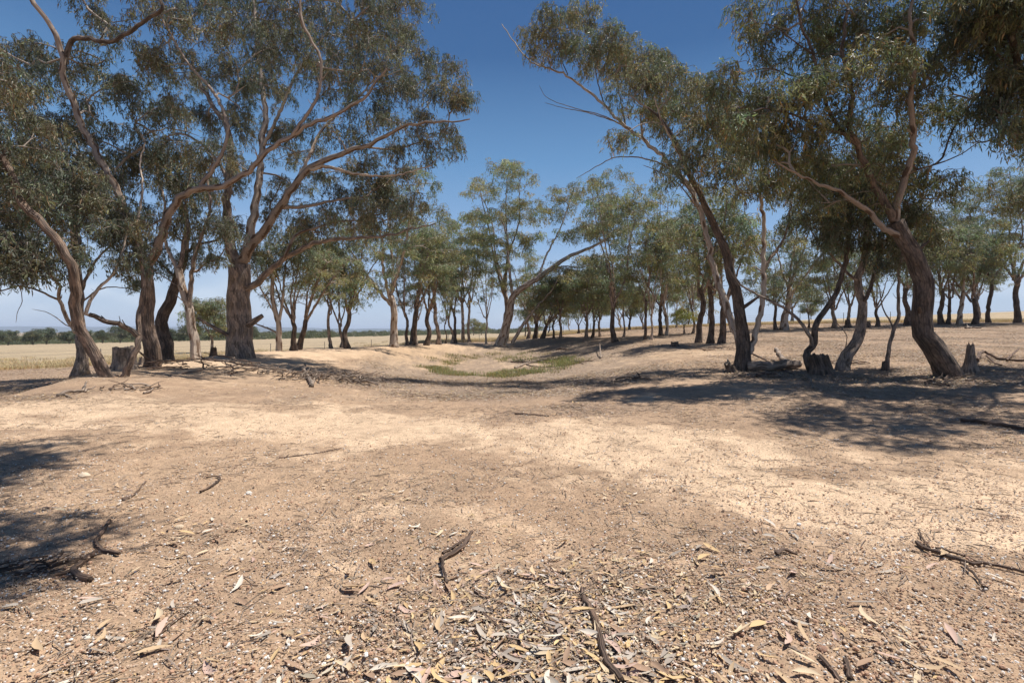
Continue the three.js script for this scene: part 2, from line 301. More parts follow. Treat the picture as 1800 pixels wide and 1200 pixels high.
// ---------------------------------------------------------------- trees
// limbs: { pts: [Vector3], r: [start, end], mat, name, dead }; clumps: [Vector3, radius, count]; all in world space
function plantTree(o) {
  const r = rng(o.seed), root = thing(o.name ?? 'gum_tree', o.label, o.category ?? 'tree', o.base, o.group), off = o.base;
  const nodes = [];                                                 // skeleton: p, parent, tips
  o.limbs.forEach((l, li) => {
    const isTrunk = li === 0, pts = curve(l.pts, clamp(l.r[0] * 1.6, 0.14, 0.5), Math.min(l.r[0] * (isTrunk ? 0.16 : 0.3), 0.05), r);
    let from = -1;
    if (!isTrunk) { let best = 1e9; nodes.forEach((nd, k) => { const q = nd.p.distanceToSquared(pts[0]); if (q < best) { best = q; from = k; } }); if (from >= 0 && best > 1e-4) pts[0].copy(nodes[from].p); }
    const n = pts.length, rad = pts.map((_, k) => mix(l.r[0], l.r[1], Math.pow(k / (n - 1), 0.8)));
    if (l.dead && l.broken !== true) rad[n - 1] *= 0.4;
    const b = new Build(), loc = pts.map((p) => p.clone().sub(off));
    b.tube(loc, rad, l.r[0] > 0.12 ? 14 : l.r[0] > 0.05 ? 9 : 6, { lumps: isTrunk ? 0.14 : 0.11, flare: isTrunk ? (l.flare ?? 0.7) : 0, seed: o.seed % 97 + li * 3 });
    part(root, l.name ?? (isTrunk ? 'trunk' : 'limb'), b.geo(), l.mat);
    if (o.stubs && l.r[0] > 0.045) for (let q = 0, m = isTrunk ? 2 : 3; q < m; q++) {        // snapped-off side branches
      const k = Math.floor(n * (0.2 + 0.7 * r())), a = r() * 6.283, ax = V(Math.cos(a), 0.45 + 0.4 * r(), Math.sin(a)).normalize(), L = rad[k] * (1.6 + 3 * r()) + 0.1, p = loc[k], sb = new Build(), w = rad[k] * (0.16 + 0.16 * r());
      sb.tube([p.clone(), p.clone().addScaledVector(ax, L * 0.55), p.clone().addScaledVector(ax, L).add(V((r() - 0.5) * 0.08, 0.04, (r() - 0.5) * 0.08))], [w * 1.3, w, w * 0.6], 6, { lumps: 0.2, seed: q + li });
      part(root, 'stub', sb.geo(), l.mat === M.pale ? M.dead : l.mat);
    }
    const skip = isTrunk ? Math.floor(n * (l.skip ?? 0.55)) : 0;
    pts.forEach((p, k) => { nodes.push({ p, from: k ? nodes.length - 1 : from, tips: 0, dir: pts[Math.min(n - 1, k + 1)].clone().sub(pts[Math.max(0, k - 1)]).normalize(), fixed: true, no: l.dead || k < skip }); });
  });
  const targets = [];
  for (const [c, R, cnt, flat = 0.72] of o.clumps) {
    const hub = c.clone().add(V(0, -R * 0.45, 0)); targets.push([hub, false]);
    for (let k = 0; k < cnt * (o.fill ?? 0.95); k++) { let q; do q = V(r() * 2 - 1, r() * 1.35 - 0.35, r() * 2 - 1); while (q.lengthSq() > 1 || q.lengthSq() < 0.06); q.setLength(R * (0.45 + 0.6 * Math.sqrt(r()))); q.y *= flat; targets.push([q.add(c), true]); }
  }
  const start = o.limbs[0].pts[o.limbs[0].pts.length - 1];
  const key = new Map(targets.map((t) => { let m = 1e9; for (const nd of nodes) if (!nd.no) m = Math.min(m, nd.p.distanceToSquared(t[0])); return [t, m - (t[1] ? 0 : 0.8)]; }));
  targets.sort((a, b) => key.get(a) - key.get(b));
  const strands = [], mats = SPRIGS[o.leaf ?? 'near'].map(() => []), cols = mats.map(() => []), e = new THREE.Euler(), Q = new THREE.Quaternion();
  const tone = o.tone ?? [1, 1, 1];
  for (const [t, leafy] of targets) {
    let best = 1e9, from = -1;
    for (let k = 0; k < nodes.length; k++) { const nd = nodes[k]; if (nd.no) continue; const dx = t.x - nd.p.x, dy = t.y - nd.p.y, dz = t.z - nd.p.z, q = Math.sqrt(dx * dx + dy * dy + dz * dz), cost = q + Math.max(0, -dy) * 0.7 + (nd.end ? 0.25 : 0); if (cost < best) { best = cost; from = k; } }
    const f = nodes[from], D = f.p.distanceTo(t);
    if (D > 0.05) {
      const ctl = f.p.clone().addScaledVector(f.dir, D * 0.3).lerp(f.p.clone().lerp(t, 0.5), 0.35).add(V(r() - 0.5, r() - 0.2, r() - 0.5).multiplyScalar(D * 0.35)), seg = clamp(Math.ceil(D / (o.seg ?? 0.4)), 2, 9);
      const ids = [from]; let prev = from;
      for (let k = 1; k <= seg; k++) { const s = k / seg, p = f.p.clone().multiplyScalar((1 - s) * (1 - s)).addScaledVector(ctl, 2 * s * (1 - s)).addScaledVector(t, s * s); if (k < seg) p.add(V(r() - 0.5, r() - 0.5, r() - 0.5).multiplyScalar(0.05 * D)); nodes.push({ p, from: prev, tips: 0, dir: p.clone().sub(nodes[prev].p).normalize(), end: k === seg }); prev = nodes.length - 1; ids.push(prev); }
      strands.push(ids);
      for (let q = prev; q >= 0; q = nodes[q].from) nodes[q].tips++;
    }
    if (!leafy) continue;
    const cnt = o.sprigs ?? 4, sz = o.size ?? 1, gm = 0.62 + 0.7 * r(), yl = (r() - 0.5) * 0.44;
    for (let k = 0; k < cnt; k++) {
      const w = k % mats.length, sp = 0.34 * sz * (o.leaf === 'far' ? 1.25 : o.leaf === 'dist' ? 3.2 : 1), p = t.clone().add(V((r() - 0.5) * 2, (r() - 0.35) * 1.2, (r() - 0.5) * 2).multiplyScalar(sp)).sub(off), sc = sz * (0.7 + 0.6 * r());
      mats[w].push(new THREE.Matrix4().compose(p, Q.setFromEuler(e.set((r() - 0.5) * 0.7, r() * 6.283, (r() - 0.5) * 0.7)), V(sc, sc, sc)));
      const v = gm * (0.85 + 0.3 * r()); cols[w].push(col(v * tone[0] * (1 + yl), v * tone[1], v * tone[2] * (1 - yl)));
    }
  }
  const b = new Build(), tw = o.twig ?? 0.0075;
  for (const ids of strands) {
    const rad = ids.map((k, n) => Math.min(n === 0 ? 1 : 9, tw * Math.pow(Math.max(1, nodes[k].tips), 0.46)));
    if (nodes[ids[0]].fixed) rad[0] = rad[1] * 1.25; else rad[0] = Math.min(rad[0], rad[1] * 1.3);
    b.tube(ids.map((k) => nodes[k].p.clone().sub(off)), rad, o.leaf === 'near' || !o.leaf ? 5 : 4, { caps: false, seed: 2 });
  }
  if (strands.length) part(root, 'branchlets', b.geo(), o.twigMat ?? M.twig, 'stuff');
  mats.forEach((m, k) => m.length && instanced(root, 'foliage', SPRIGS[o.leaf ?? 'near'][k], M.leaf, m, cols[k]));
  return root;
}
// a tree traced from lines of sight: pixel positions at a distance, each limb swinging nearer or farther
function traced(o) {
  const d0 = o.d, base = P(o.limbs[0].pts[0][0], o.limbs[0].pts[0][1], d0); base.y = GY(base.x, d0);
  const k = d0 / FPX / 2;
  const limbs = o.limbs.map((l) => {
    const n = l.pts.length, [z0, z1] = l.z ?? [0, 0];
    return { ...l, mat: l.mat ?? o.mat, r: [l.w[0] * k * (l === o.limbs[0] ? 1 : 0.86), l.w[1] * k * (l === o.limbs[0] ? 1 : 0.86)], pts: l.pts.map((q, i) => q.isVector3 ? q : P(q[0], q[1], d0 + mix(z0, z1, i / (n - 1)))) };
  });
  limbs[0].pts[0].y = Math.min(limbs[0].pts[0].y, base.y) - 0.25;
  const jr = rng(o.seed + 5), clumps = o.clumps.map(([px, py, z, R, n, flat]) => px.isVector3 ? [px, z, R] : [P(px, py, d0 + z + (jr() - 0.5) * (o.deep ?? 1.6)), R, n, flat]);
  return plantTree({ stubs: o.leaf !== 'far', ...o, base, limbs, clumps });
}
// a free-standing gum given by its foot, top, lean and spread in metres
function gum(o) {
  const r = rng(o.seed), { base, H, lean, W, dia } = o, limbs = [], clumps = [], mat = o.mat, fk = o.fork ?? 0.22 + 0.16 * r();
  const top = (t, ox = 0, oz = 0) => base.clone().add(V(lean * t * t * 0.5 + lean * t * 0.5 + ox, H * t, (o.leanZ ?? 0) * t + oz)), wob = () => (r() - 0.5) * H * 0.038;
  limbs.push({ pts: [top(-0.02), top(fk * 0.35, wob(), wob()), top(fk * 0.7, wob(), wob()), top(fk)], r: [dia / 2, dia * 0.36], mat, flare: 0.5, skip: 0.8 });
  const n = o.stems ?? 4 + Math.floor(r() * 2), ph = r() * 6.283;
  for (let s = 0; s < n; s++) {
    const a = ph + s / n * 6.283 + (r() - 0.5) * 0.6, rr = W * 0.5 * (0.35 + 0.5 * r()), ht = s === 0 ? 0.9 : 0.66 + 0.26 * r(), ca = Math.cos(a) * (s === 0 ? 0.35 : 1), sa = Math.sin(a) * (s === 0 ? 0.35 : 1);
    const f0 = fk * (0.8 + 0.2 * r()), q = (t) => { const u = (t - f0) / (ht - f0), w = Math.pow(clamp(u), 0.85); return top(t, ca * rr * w + wob(), sa * rr * w + wob()); };
    const ends = [q(f0), q(mix(f0, ht, 0.35)), q(mix(f0, ht, 0.68)), q(ht)];
    limbs.push({ pts: ends, r: [dia * 0.24, dia * 0.06], mat: o.limbMat ?? mat });
    const R = W * (0.15 + 0.05 * r());
    clumps.push([q(ht).add(V(0, R * 0.2, 0)), R, o.n ?? 20], [q(mix(f0, ht, 0.72)).add(V(ca * R, R * 0.1, sa * R)), R * 0.9, Math.round((o.n ?? 20) * 0.8)]);
    if (r() < 0.8) clumps.push([q(mix(f0, ht, 0.5)).add(V(ca * R * 1.7, -R * 0.3 * r(), sa * R * 1.7)), R * 0.75, Math.round((o.n ?? 20) * 0.5)]);
  }
  for (let k = 0; k < 4; k++) { const a = r() * 6.283; clumps.push([top(0.34 + 0.58 * r(), Math.cos(a) * W * 0.22, Math.sin(a) * W * 0.22), W * 0.17, Math.round((o.n ?? 20) * 0.7)]); }
  if (r() < 0.6) { const t = fk * (0.55 + 0.4 * r()), a = r() * 6.283; limbs.push({ pts: [top(t), top(t + 0.05, Math.cos(a) * W * 0.1, Math.sin(a) * W * 0.1), top(t + 0.06, Math.cos(a) * W * 0.22, Math.sin(a) * W * 0.22)], r: [dia * 0.1, dia * 0.02], mat: M.dead, dead: true, name: 'dead_limb' }); }
  return plantTree({ sprigs: 3, leaf: 'far', seg: 0.8, twig: 0.0115, fill: 0.6, ...o, limbs, clumps });
}

// ---------------------------------------------------------------- the near trees
const B_ = M.bark, D_ = M.dark, W_ = M.pale, R_ = M.red, X_ = M.dead;
traced({ seed: 11, d: 14.3, mat: M.brown, label: 'gum tree leaning out in a V from the bank edge, with a broken horizontal bough', tone: [0.95, 0.95, 0.95],
  limbs: [
    { pts: [[208, 684], [173, 633], [143, 580], [133, 547], [131, 510], [128, 483], [117, 450], [97, 420], [67, 387], [37, 357], [8, 280], [-25, 215], [-60, 140]], w: [21, 7], z: [0, -1.5], flare: 0.25 },
    { pts: [[209, 678], [227, 640], [240, 607], [243, 590], [241, 565], [247, 540], [252, 500], [247, 450], [236, 410]], w: [15, 5], z: [0, 1] },
    { pts: [[243, 594], [233, 583], [213, 570], [183, 563], [157, 553]], w: [11, 9], z: [0.4, 0.1], dead: true, broken: true, name: 'broken_limb', mat: D_ },
    { pts: [[137, 592], [113, 550], [103, 523], [103, 500], [87, 483], [70, 460], [45, 435], [10, 420]], w: [9, 3], z: [0, -1], mat: R_ },
    { pts: [[106, 530], [67, 510], [33, 503], [-10, 515]], w: [5, 2], z: [-0.3, -0.8] },
    { pts: [[146, 560], [163, 520], [180, 500], [200, 477], [215, 440], [225, 400]], w: [8, 3], z: [0, 0.9], mat: W_ },
    { pts: [[122, 577], [85, 550], [55, 543]], w: [2.5, 1], z: [0, -0.4], dead: true, name: 'dead_limb', mat: X_ },
    { pts: [[35, 505], [38, 530], [30, 548], [27, 568]], w: [1.6, 0.8], z: [-0.6, -0.6], dead: true, name: 'dead_limb', mat: X_ },
    { pts: [[128, 480], [140, 440], [138, 390], [150, 340]], w: [9, 4], z: [-0.3, 0.8], mat: R_ },
  ],
  clumps: [[148, 335, 0.8, 0.8, 16], [175, 370, 1.5, 0.8, 12], [10, 450, -0.8, 0.7, 16], [45, 470, -0.6, 0.6, 12], [95, 440, 0.0, 0.7, 14], [30, 380, 3.0, 1.2, 21], [95, 370, 4.0, 1.08, 21], [150, 350, 4.6, 1.08, 21], [60, 310, 3.0, 1.32, 26], [10, 240, -1.4, 1.2, 26], [0, 330, -1.0, 0.9, 16], [-40, 150, -1.5, 1.3, 24], [60, 220, 3.5, 1.44, 26], [210, 410, 1.0, 0.7, 14], [225, 460, 0.7, 0.5, 8], [-60, 300, -1.2, 1.4, 19], [-60, 430, -1.0, 1.1, 14]] });
traced({ seed: 12, d: 17.0, mat: M.brown, label: 'tall forked gum with a bare brown trunk and a long bough snaking across the sky', tone: [0.9, 0.9, 0.88],
  limbs: [
    { pts: [[263, 664], [267, 617], [259, 567], [258, 517], [258, 463]], w: [27, 18], skip: 0.9, flare: 0.3 },
    { pts: [[258, 465], [240, 427], [221, 383], [212, 350], [187, 300], [163, 260], [143, 220], [127, 177], [113, 133], [112, 108], [97, 60], [73, 23], [45, -20], [20, -70]], w: [17, 7], z: [0, -1.2], mat: R_ },
    { pts: [[112, 110], [126, 72], [150, 67], [190, 73], [220, 60], [247, 43], [267, 27], [283, 18], [280, -20], [300, -70]], w: [10, 5], z: [-0.8, -1.2], mat: D_ },
    { pts: [[258, 465], [277, 433], [290, 393], [307, 357], [347, 330], [380, 330], [423, 310], [457, 277], [487, 253], [515, 236], [550, 217], [597, 200], [640, 170], [680, 120]], w: [18, 4], z: [0, -1.2], mat: R_ },
    { pts: [[513, 237], [535, 207], [553, 180], [564, 133], [563, 103], [545, 65], [530, 35], [528, -10]], w: [7, 4], z: [-0.9, -1.2], mat: R_ },
    { pts: [[350, 328], [377, 293], [392, 262], [400, 220], [385, 180], [365, 150], [330, 110], [300, 60], [275, 20]], w: [9, 3], z: [-0.4, 0], mat: R_ },
    { pts: [[236, 412], [245, 370], [250, 320], [245, 290], [255, 250]], w: [6, 3], z: [0, 0.6], mat: W_ },
    { pts: [[300, 375], [265, 395], [215, 400]], w: [4, 1.5], z: [0, 0.6], dead: true, name: 'dead_limb', mat: X_ },
  ],
  clumps: [[200, 180, 1.7, 1.41, 17], [150, 140, 1.4, 1.29, 16], [60, 120, 1.3, 1.18, 14], [230, 110, 1.4, 1.41, 17], [300, 60, 1.3, 1.53, 13], [380, 40, 1.4, 1.41, 12], [450, 60, 1.1, 1.29, 11], [520, 30, 0.8, 1.18, 11], [580, 60, 0.8, 1.18, 11], [640, 30, 0.7, 1.18, 11], [700, 40, 0.7, 0.82, 6], [660, 110, 0.8, 1.06, 8], [600, 140, 1.0, 1.06, 7], [210, 260, 1.9, 1.29, 14], [280, 210, 1.9, 1.41, 16], [120, 240, 1.7, 1.29, 14], [20, 150, 1.3, 1.18, 11], [30, 90, 1.1, 1.06, 9], [250, -60, 1.1, 1.65, 12], [420, -70, 1.1, 1.76, 9], [560, -70, 0.7, 1.65, 9], [150, -40, 1.1, 1.41, 11], [660, -50, 0.6, 1.29, 7], [320, 130, 1.5, 1.41, 12], [420, 160, 1.5, 1.18, 8], [170, 330, 2.1, 1.06, 11], [260, 300, 2.3, 1.06, 11], [110, 310, 1.9, 1.06, 9], [480, 130, 1.3, 1.18, 8], [350, -10, 1.3, 1.41, 9], [220, 30, 1.1, 1.29, 12]] });
traced({ seed: 13, d: 22.3, mat: B_, label: 'largest old gum with a thick grey trunk and wide spreading boughs on the bank', tone: [1.05, 1.02, 0.98],
  limbs: [
    { pts: [[424, 645], [421, 583], [418, 517], [418, 465]], w: [41, 36], skip: 0.9, flare: 0.5 },
    { pts: [[414, 468], [404, 417], [398, 367], [402, 310], [406, 260], [395, 215], [370, 180], [348, 140], [335, 90]], w: [23, 5], z: [0, 1.5], mat: B_ },
    { pts: [[424, 465], [440, 410], [450, 350], [456, 300], [460, 250], [466, 190], [456, 120], [450, 60], [445, 0]], w: [20, 5], z: [0, 2.5], mat: W_ },
    { pts: [[426, 465], [443, 427], [467, 403], [487, 370], [503, 345], [540, 300], [570, 281], [601, 270], [635, 258], [669, 243], [702, 225], [736, 216], [780, 214], [826, 209]], w: [21, 2], z: [0, -3], mat: R_ },
    { pts: [[541, 300], [572, 292], [612, 303], [646, 308], [691, 308], [725, 301], [759, 290]], w: [8, 2], z: [-1.2, -2], mat: W_ },
    { pts: [[493, 365], [540, 362], [574, 355], [608, 348], [640, 346], [655, 335], [675, 324], [700, 305]], w: [8, 2], z: [-0.7, 0.8], mat: R_ },
    { pts: [[430, 512], [460, 490], [490, 460], [523, 440], [560, 425], [593, 420], [624, 419], [669, 416], [702, 409], [732, 400], [765, 393]], w: [15, 2], z: [0, -2.2], mat: B_ },
    { pts: [[498, 455], [522, 411], [556, 400], [594, 389], [635, 386], [670, 375]], w: [7, 2], z: [-0.8, 0.5], mat: R_ },
    { pts: [[520, 320], [545, 270], [560, 235], [600, 195], [640, 160], [670, 120], [700, 80]], w: [8, 2], z: [-1, 1], mat: W_ },
    { pts: [[460, 260], [490, 200], [510, 150], [540, 100], [580, 50], [600, 0]], w: [8, 3], z: [1.2, 1.5], mat: W_ },
    { pts: [[402, 320], [380, 280], [350, 250], [320, 235], [290, 240]], w: [8, 3], z: [0.8, 2], mat: B_ },
    { pts: [[640, 258], [690, 262], [735, 250], [780, 230]], w: [4, 1.5], z: [-1.8, -1], mat: R_ },
  ],
  clumps: [[450, 330, 3, 1.3, 11], [500, 380, 3, 1.2, 11], [380, 300, 3.5, 1.4, 12], [540, 240, 3, 1.4, 12], [600, 310, 2.5, 1.2, 11], [480, 260, 3.5, 1.4, 12], [350, 340, 3.5, 1.3, 11], [575, 410, 2.5, 1.1, 10], [630, 270, 2, 1.1, 10], [650, 410, 1.8, 1.1, 11], [700, 350, 1.5, 1.1, 11], [430, 230, 4, 1.5, 12], [520, 330, 3.5, 1.2, 9], [620, 375, -1, 0.9, 9], [350, 130, 2.3, 1.6, 21], [420, 90, 2.8, 1.5, 21], [470, 40, 2.8, 1.5, 21], [540, 90, 2.3, 1.4, 21], [600, 50, 2.3, 1.3, 19], [650, 80, 1.8, 1.2, 17], [700, 70, 1.8, 1.0, 14], [735, 120, 1.3, 1.0, 14], [785, 165, -0.7, 0.9, 13], [700, 170, 0.3, 1.1, 15], [640, 190, 0.8, 1.1, 14], [760, 220, -0.7, 0.9, 12], [725, 270, -0.7, 0.9, 11], [775, 255, -0.7, 0.8, 9], [700, 320, 0.8, 1.0, 13], [640, 310, 1.2, 1.0, 11], [600, 360, 1.3, 1.0, 11], [680, 380, 0.3, 1.1, 14], [735, 370, -1.0, 1.0, 12], [660, 350, 1.8, 1.1, 13], [560, 320, 1.8, 1.0, 8], [520, 250, 1.8, 1.1, 11], [460, 170, 2.8, 1.3, 15], [380, 210, 2.3, 1.3, 15], [320, 210, 2.8, 1.4, 15], [300, 270, 2.8, 1.2, 13], [420, 150, 2.8, 1.3, 15], [560, 150, 1.6, 1.2, 14], [610, 110, 1.8, 1.2, 15], [660, 140, 0.8, 1.0, 14], [480, 90, 3.3, 1.4, 17], [520, 0, 2.8, 1.5, 17], [660, 10, 1.8, 1.2, 15], [715, 10, 1.8, 0.9, 10], [400, 20, 2.8, 1.6, 17], [440, -60, 2.8, 1.8, 15], [580, -50, 2.3, 1.6, 15], [780, 120, -0.2, 0.8, 10], [815, 180, -1.2, 0.6, 7], [600, 230, -0.2, 0.8, 8], [690, 230, -0.7, 0.9, 10], [550, 395, 1.0, 0.8, 7]] });
traced({ seed: 14, d: 20, mat: W_, label: 'slender pale gum rising from a heap of sticks beside the largest trunk', tone: [0.95, 0.95, 0.92],
  limbs: [
    { pts: [[348, 645], [340, 600], [331, 540], [320, 503], [313, 473]], w: [17, 12], skip: 0.9, flare: 0.4 },
    { pts: [[313, 475], [300, 450], [293, 433], [285, 400], [290, 360], [280, 320], [270, 270]], w: [8, 3], z: [0, 1] },
    { pts: [[333, 545], [336, 483], [345, 440], [360, 400], [370, 360], [365, 320], [375, 270]], w: [11, 3], z: [0, -0.5], mat: B_ },
    { pts: [[313, 475], [322, 440], [330, 400], [325, 350], [335, 300]], w: [9, 3], z: [0, 0.6], mat: B_ },
    { pts: [[342, 480], [362, 462], [385, 452], [398, 430]], w: [5, 2], z: [0, -0.4], mat: B_ },
    { pts: [[321, 510], [290, 488], [270, 475]], w: [3.5, 1.2], z: [0, -0.6], dead: true, name: 'dead_limb', mat: X_ },
  ],
  clumps: [[275, 300, 1, 1.1, 16], [330, 290, 0.5, 1.1, 16], [375, 280, -0.4, 1.0, 14], [290, 380, 0.8, 0.8, 11], [345, 350, 0, 0.9, 13], [390, 400, -0.4, 0.7, 10], [330, 410, 0.4, 0.7, 9], [370, 450, -0.4, 0.5, 6]] });
traced({ seed: 15, d: 22.5, mat: D_, label: 'dark charred leaning gum trunk half hidden behind the forked brown gum', tone: [0.85, 0.85, 0.8],
  limbs: [
    { pts: [[291, 648], [288, 600], [284, 563], [298, 530], [313, 490], [322, 450], [330, 400], [310, 340]], w: [27, 7], z: [0, 1], flare: 0.4 },
    { pts: [[312, 492], [290, 470], [265, 450], [235, 440]], w: [7, 3], z: [0.5, 1] }, { pts: [[324, 445], [350, 430], [385, 420], [400, 400]], w: [7, 3], z: [0.5, 0.3] },
  ],
  clumps: [[250, 430, 1, 0.9, 13], [285, 470, 0.6, 0.7, 9], [390, 400, 0.2, 0.8, 10], [310, 330, 1, 1.1, 14], [345, 450, 0.4, 0.6, 8], [240, 380, 1, 0.9, 12]] });
traced({ seed: 16, d: 25, mat: B_, label: 'grey gum with a flared foot standing on the flat below the bank', tone: [0.95, 0.98, 0.92],
  limbs: [
    { pts: [[143, 655], [142, 610], [140, 560], [137, 500], [134, 450], [128, 400], [120, 340], [115, 280]], w: [19, 7], flare: 0.9 },
    { pts: [[138, 520], [160, 470], [185, 440], [215, 420], [238, 426]], w: [7, 2], z: [0, 0.6] }, { pts: [[136, 480], [110, 440], [80, 410], [50, 400]], w: [6, 2], z: [0, 1] },
    { pts: [[130, 410], [160, 360], [180, 310]], w: [6, 2], z: [0, -0.5] }, { pts: [[139, 535], [175, 508], [210, 505], [245, 512]], w: [4, 1.5], z: [0, 0.4] },
  ],
  clumps: [[220, 420, 0.5, 0.9, 12], [190, 400, 0.4, 0.9, 12], [60, 390, 1, 1.1, 13], [110, 330, 0.4, 1.3, 16], [175, 310, -0.4, 1.2, 15], [100, 270, 0.5, 1.4, 16], [30, 420, 1, 0.8, 9], [230, 500, 0.4, 0.5, 5], [20, 350, 1.5, 1.2, 12]] });
traced({ seed: 17, d: 27, mat: W_, label: 'thin pale multi-stemmed gum just behind the low bough of the largest gum', tone: [1.1, 1.1, 1],
  limbs: [
    { pts: [[492, 632], [490, 600], [489, 567], [480, 530], [478, 490], [470, 440]], w: [12, 4], flare: 0.4 },
    { pts: [[489, 570], [497, 520], [500, 480], [508, 430]], w: [7, 3], z: [0, 0.8] }, { pts: [[488, 585], [465, 575], [447, 568], [438, 562]], w: [4, 2], z: [0, -0.4], mat: B_ }, { pts: [[488, 560], [468, 525], [455, 500], [450, 470]], w: [4, 2], z: [0, -0.4] },
  ],
  clumps: [[470, 430, 0, 1.0, 14], [510, 420, 0.8, 1.0, 14], [450, 460, -0.3, 0.8, 10], [490, 470, 0.3, 0.7, 8], [530, 450, 0.8, 0.8, 10]], leaf: 'near', size: 1.2 });
traced({ seed: 18, d: 16.6, deep: 4, mat: D_, label: 'many-stemmed gum with one long pale stem arching over the dry dam', tone: [1.25, 1.2, 1.05],
  limbs: [
    { pts: [[1305, 657], [1307, 600], [1301, 550], [1290, 500], [1277, 443], [1257, 400], [1233, 347], [1213, 307], [1190, 253], [1163, 213], [1140, 190]], w: [26, 4], z: [0, 1], flare: 0.6, skip: 0.45 },
    { pts: [[1303, 625], [1297, 590], [1280, 547], [1267, 507], [1250, 450], [1237, 395], [1213, 330], [1173, 283], [1133, 247], [1093, 217], [1063, 183], [1030, 157], [997, 133], [963, 120], [933, 108], [907, 77], [882, 42]], w: [17, 2], z: [0, 6.5], mat: W_ },
    { pts: [[1308, 630], [1320, 613], [1333, 567], [1343, 510], [1343, 467], [1343, 400], [1338, 333], [1340, 277], [1330, 230]], w: [14, 4], z: [0, 0.6], mat: W_ },
    { pts: [[1343, 475], [1357, 450], [1373, 430], [1383, 405], [1392, 360]], w: [8, 3], z: [0.3, 0.8], mat: B_ },
    { pts: [[1103, 224], [1080, 213], [1030, 197], [993, 190], [957, 180]], w: [4, 1], z: [3.4, 4.7], dead: true, name: 'dead_limb', mat: X_ },
    { pts: [[1110, 228], [1060, 203], [1010, 190], [960, 170], [948, 150]], w: [3, 1], z: [3.4, 3.9], dead: true, name: 'dead_limb', mat: X_ },
    { pts: [[1222, 345], [1180, 300], [1140, 280], [1080, 277], [1053, 290], [1013, 313]], w: [6, 1.2], z: [2.2, 2.9], dead: true, name: 'dead_limb', mat: X_ },
    { pts: [[1225, 365], [1190, 320], [1150, 298], [1130, 290]], w: [4, 1.5], z: [2, 2.2], dead: true, name: 'dead_limb', mat: X_ },
    { pts: [[1213, 310], [1187, 257], [1167, 220], [1150, 170]], w: [6, 2], z: [0.5, -0.5], mat: W_ },
    { pts: [[1100, 222], [1092, 180], [1082, 130]], w: [4, 2], z: [3.6, 3.9] }, { pts: [[1063, 186], [1050, 140], [1045, 90]], w: [3.5, 1.5], z: [4.2, 4.4] }, { pts: [[1000, 136], [982, 95], [965, 60]], w: [3, 1.2], z: [5.2, 5.2] },
  ],
  clumps: [[945, 55, 5.7, 0.55, 8], [980, 35, 5.3, 0.67, 12], [1020, 35, 4.7, 0.73, 13], [1025, 80, 4.7, 0.73, 12], [985, 85, 5.2, 0.67, 10], [1065, 70, 4.2, 0.73, 13], [1090, 105, 3.8, 0.85, 15], [1125, 95, 3.2, 0.79, 14], [1155, 120, 2.9, 0.79, 14], [1100, 145, 3.6, 0.85, 13], [1055, 120, 4.3, 0.73, 11], [1150, 165, 3.0, 0.92, 15], [1185, 145, 2.5, 0.79, 12], [1205, 185, 2.2, 0.85, 13], [1180, 215, 2.5, 0.85, 11], [1135, 205, 3.1, 0.85, 10], [1235, 165, 1.7, 0.73, 10], [930, 95, 6.0, 0.37, 3], [1240, 240, 0.6, 0.9, 15], [1290, 255, 0.6, 0.9, 16], [1310, 215, 0.5, 0.9, 16], [1265, 200, 0.5, 0.8, 14], [1335, 270, 0.6, 0.9, 15], [1230, 290, 0.6, 0.8, 11], [1290, 310, 0.6, 0.8, 11], [1380, 340, 0.8, 0.8, 13], [1395, 300, 0.8, 0.9, 14], [1180, 290, 0.3, 0.5, 5], [1340, 330, 0.6, 0.6, 8], [1100, 250, -1.0, 0.4, 4]] });
traced({ seed: 19, d: 15.5, mat: D_, label: 'thin crooked gum with an S-bent stem next to a dark stump', tone: [0.8, 0.82, 0.75],
  limbs: [
    { pts: [[1438, 658], [1420, 638], [1418, 622], [1433, 603], [1432, 580], [1443, 557], [1467, 523], [1483, 477], [1490, 433], [1495, 390], [1485, 350], [1490, 310]], w: [13, 5], z: [0, 0.8], flare: 0.2, skip: 0.6 },
    { pts: [[1431, 600], [1413, 573], [1387, 547], [1350, 527], [1303, 500], [1280, 470]], w: [8, 3], z: [0, 0.8], mat: B_ }, { pts: [[1486, 465], [1500, 420], [1530, 390]], w: [5, 2], z: [0.4, 0] },
  ],
  clumps: [[1485, 310, 0.7, 0.8, 14], [1460, 350, 0.7, 0.7, 11], [1510, 350, 0.5, 0.8, 13], [1530, 390, 0, 0.6, 9], [1470, 400, 0.5, 0.5, 7], [1440, 380, 0.8, 0.6, 8]] });
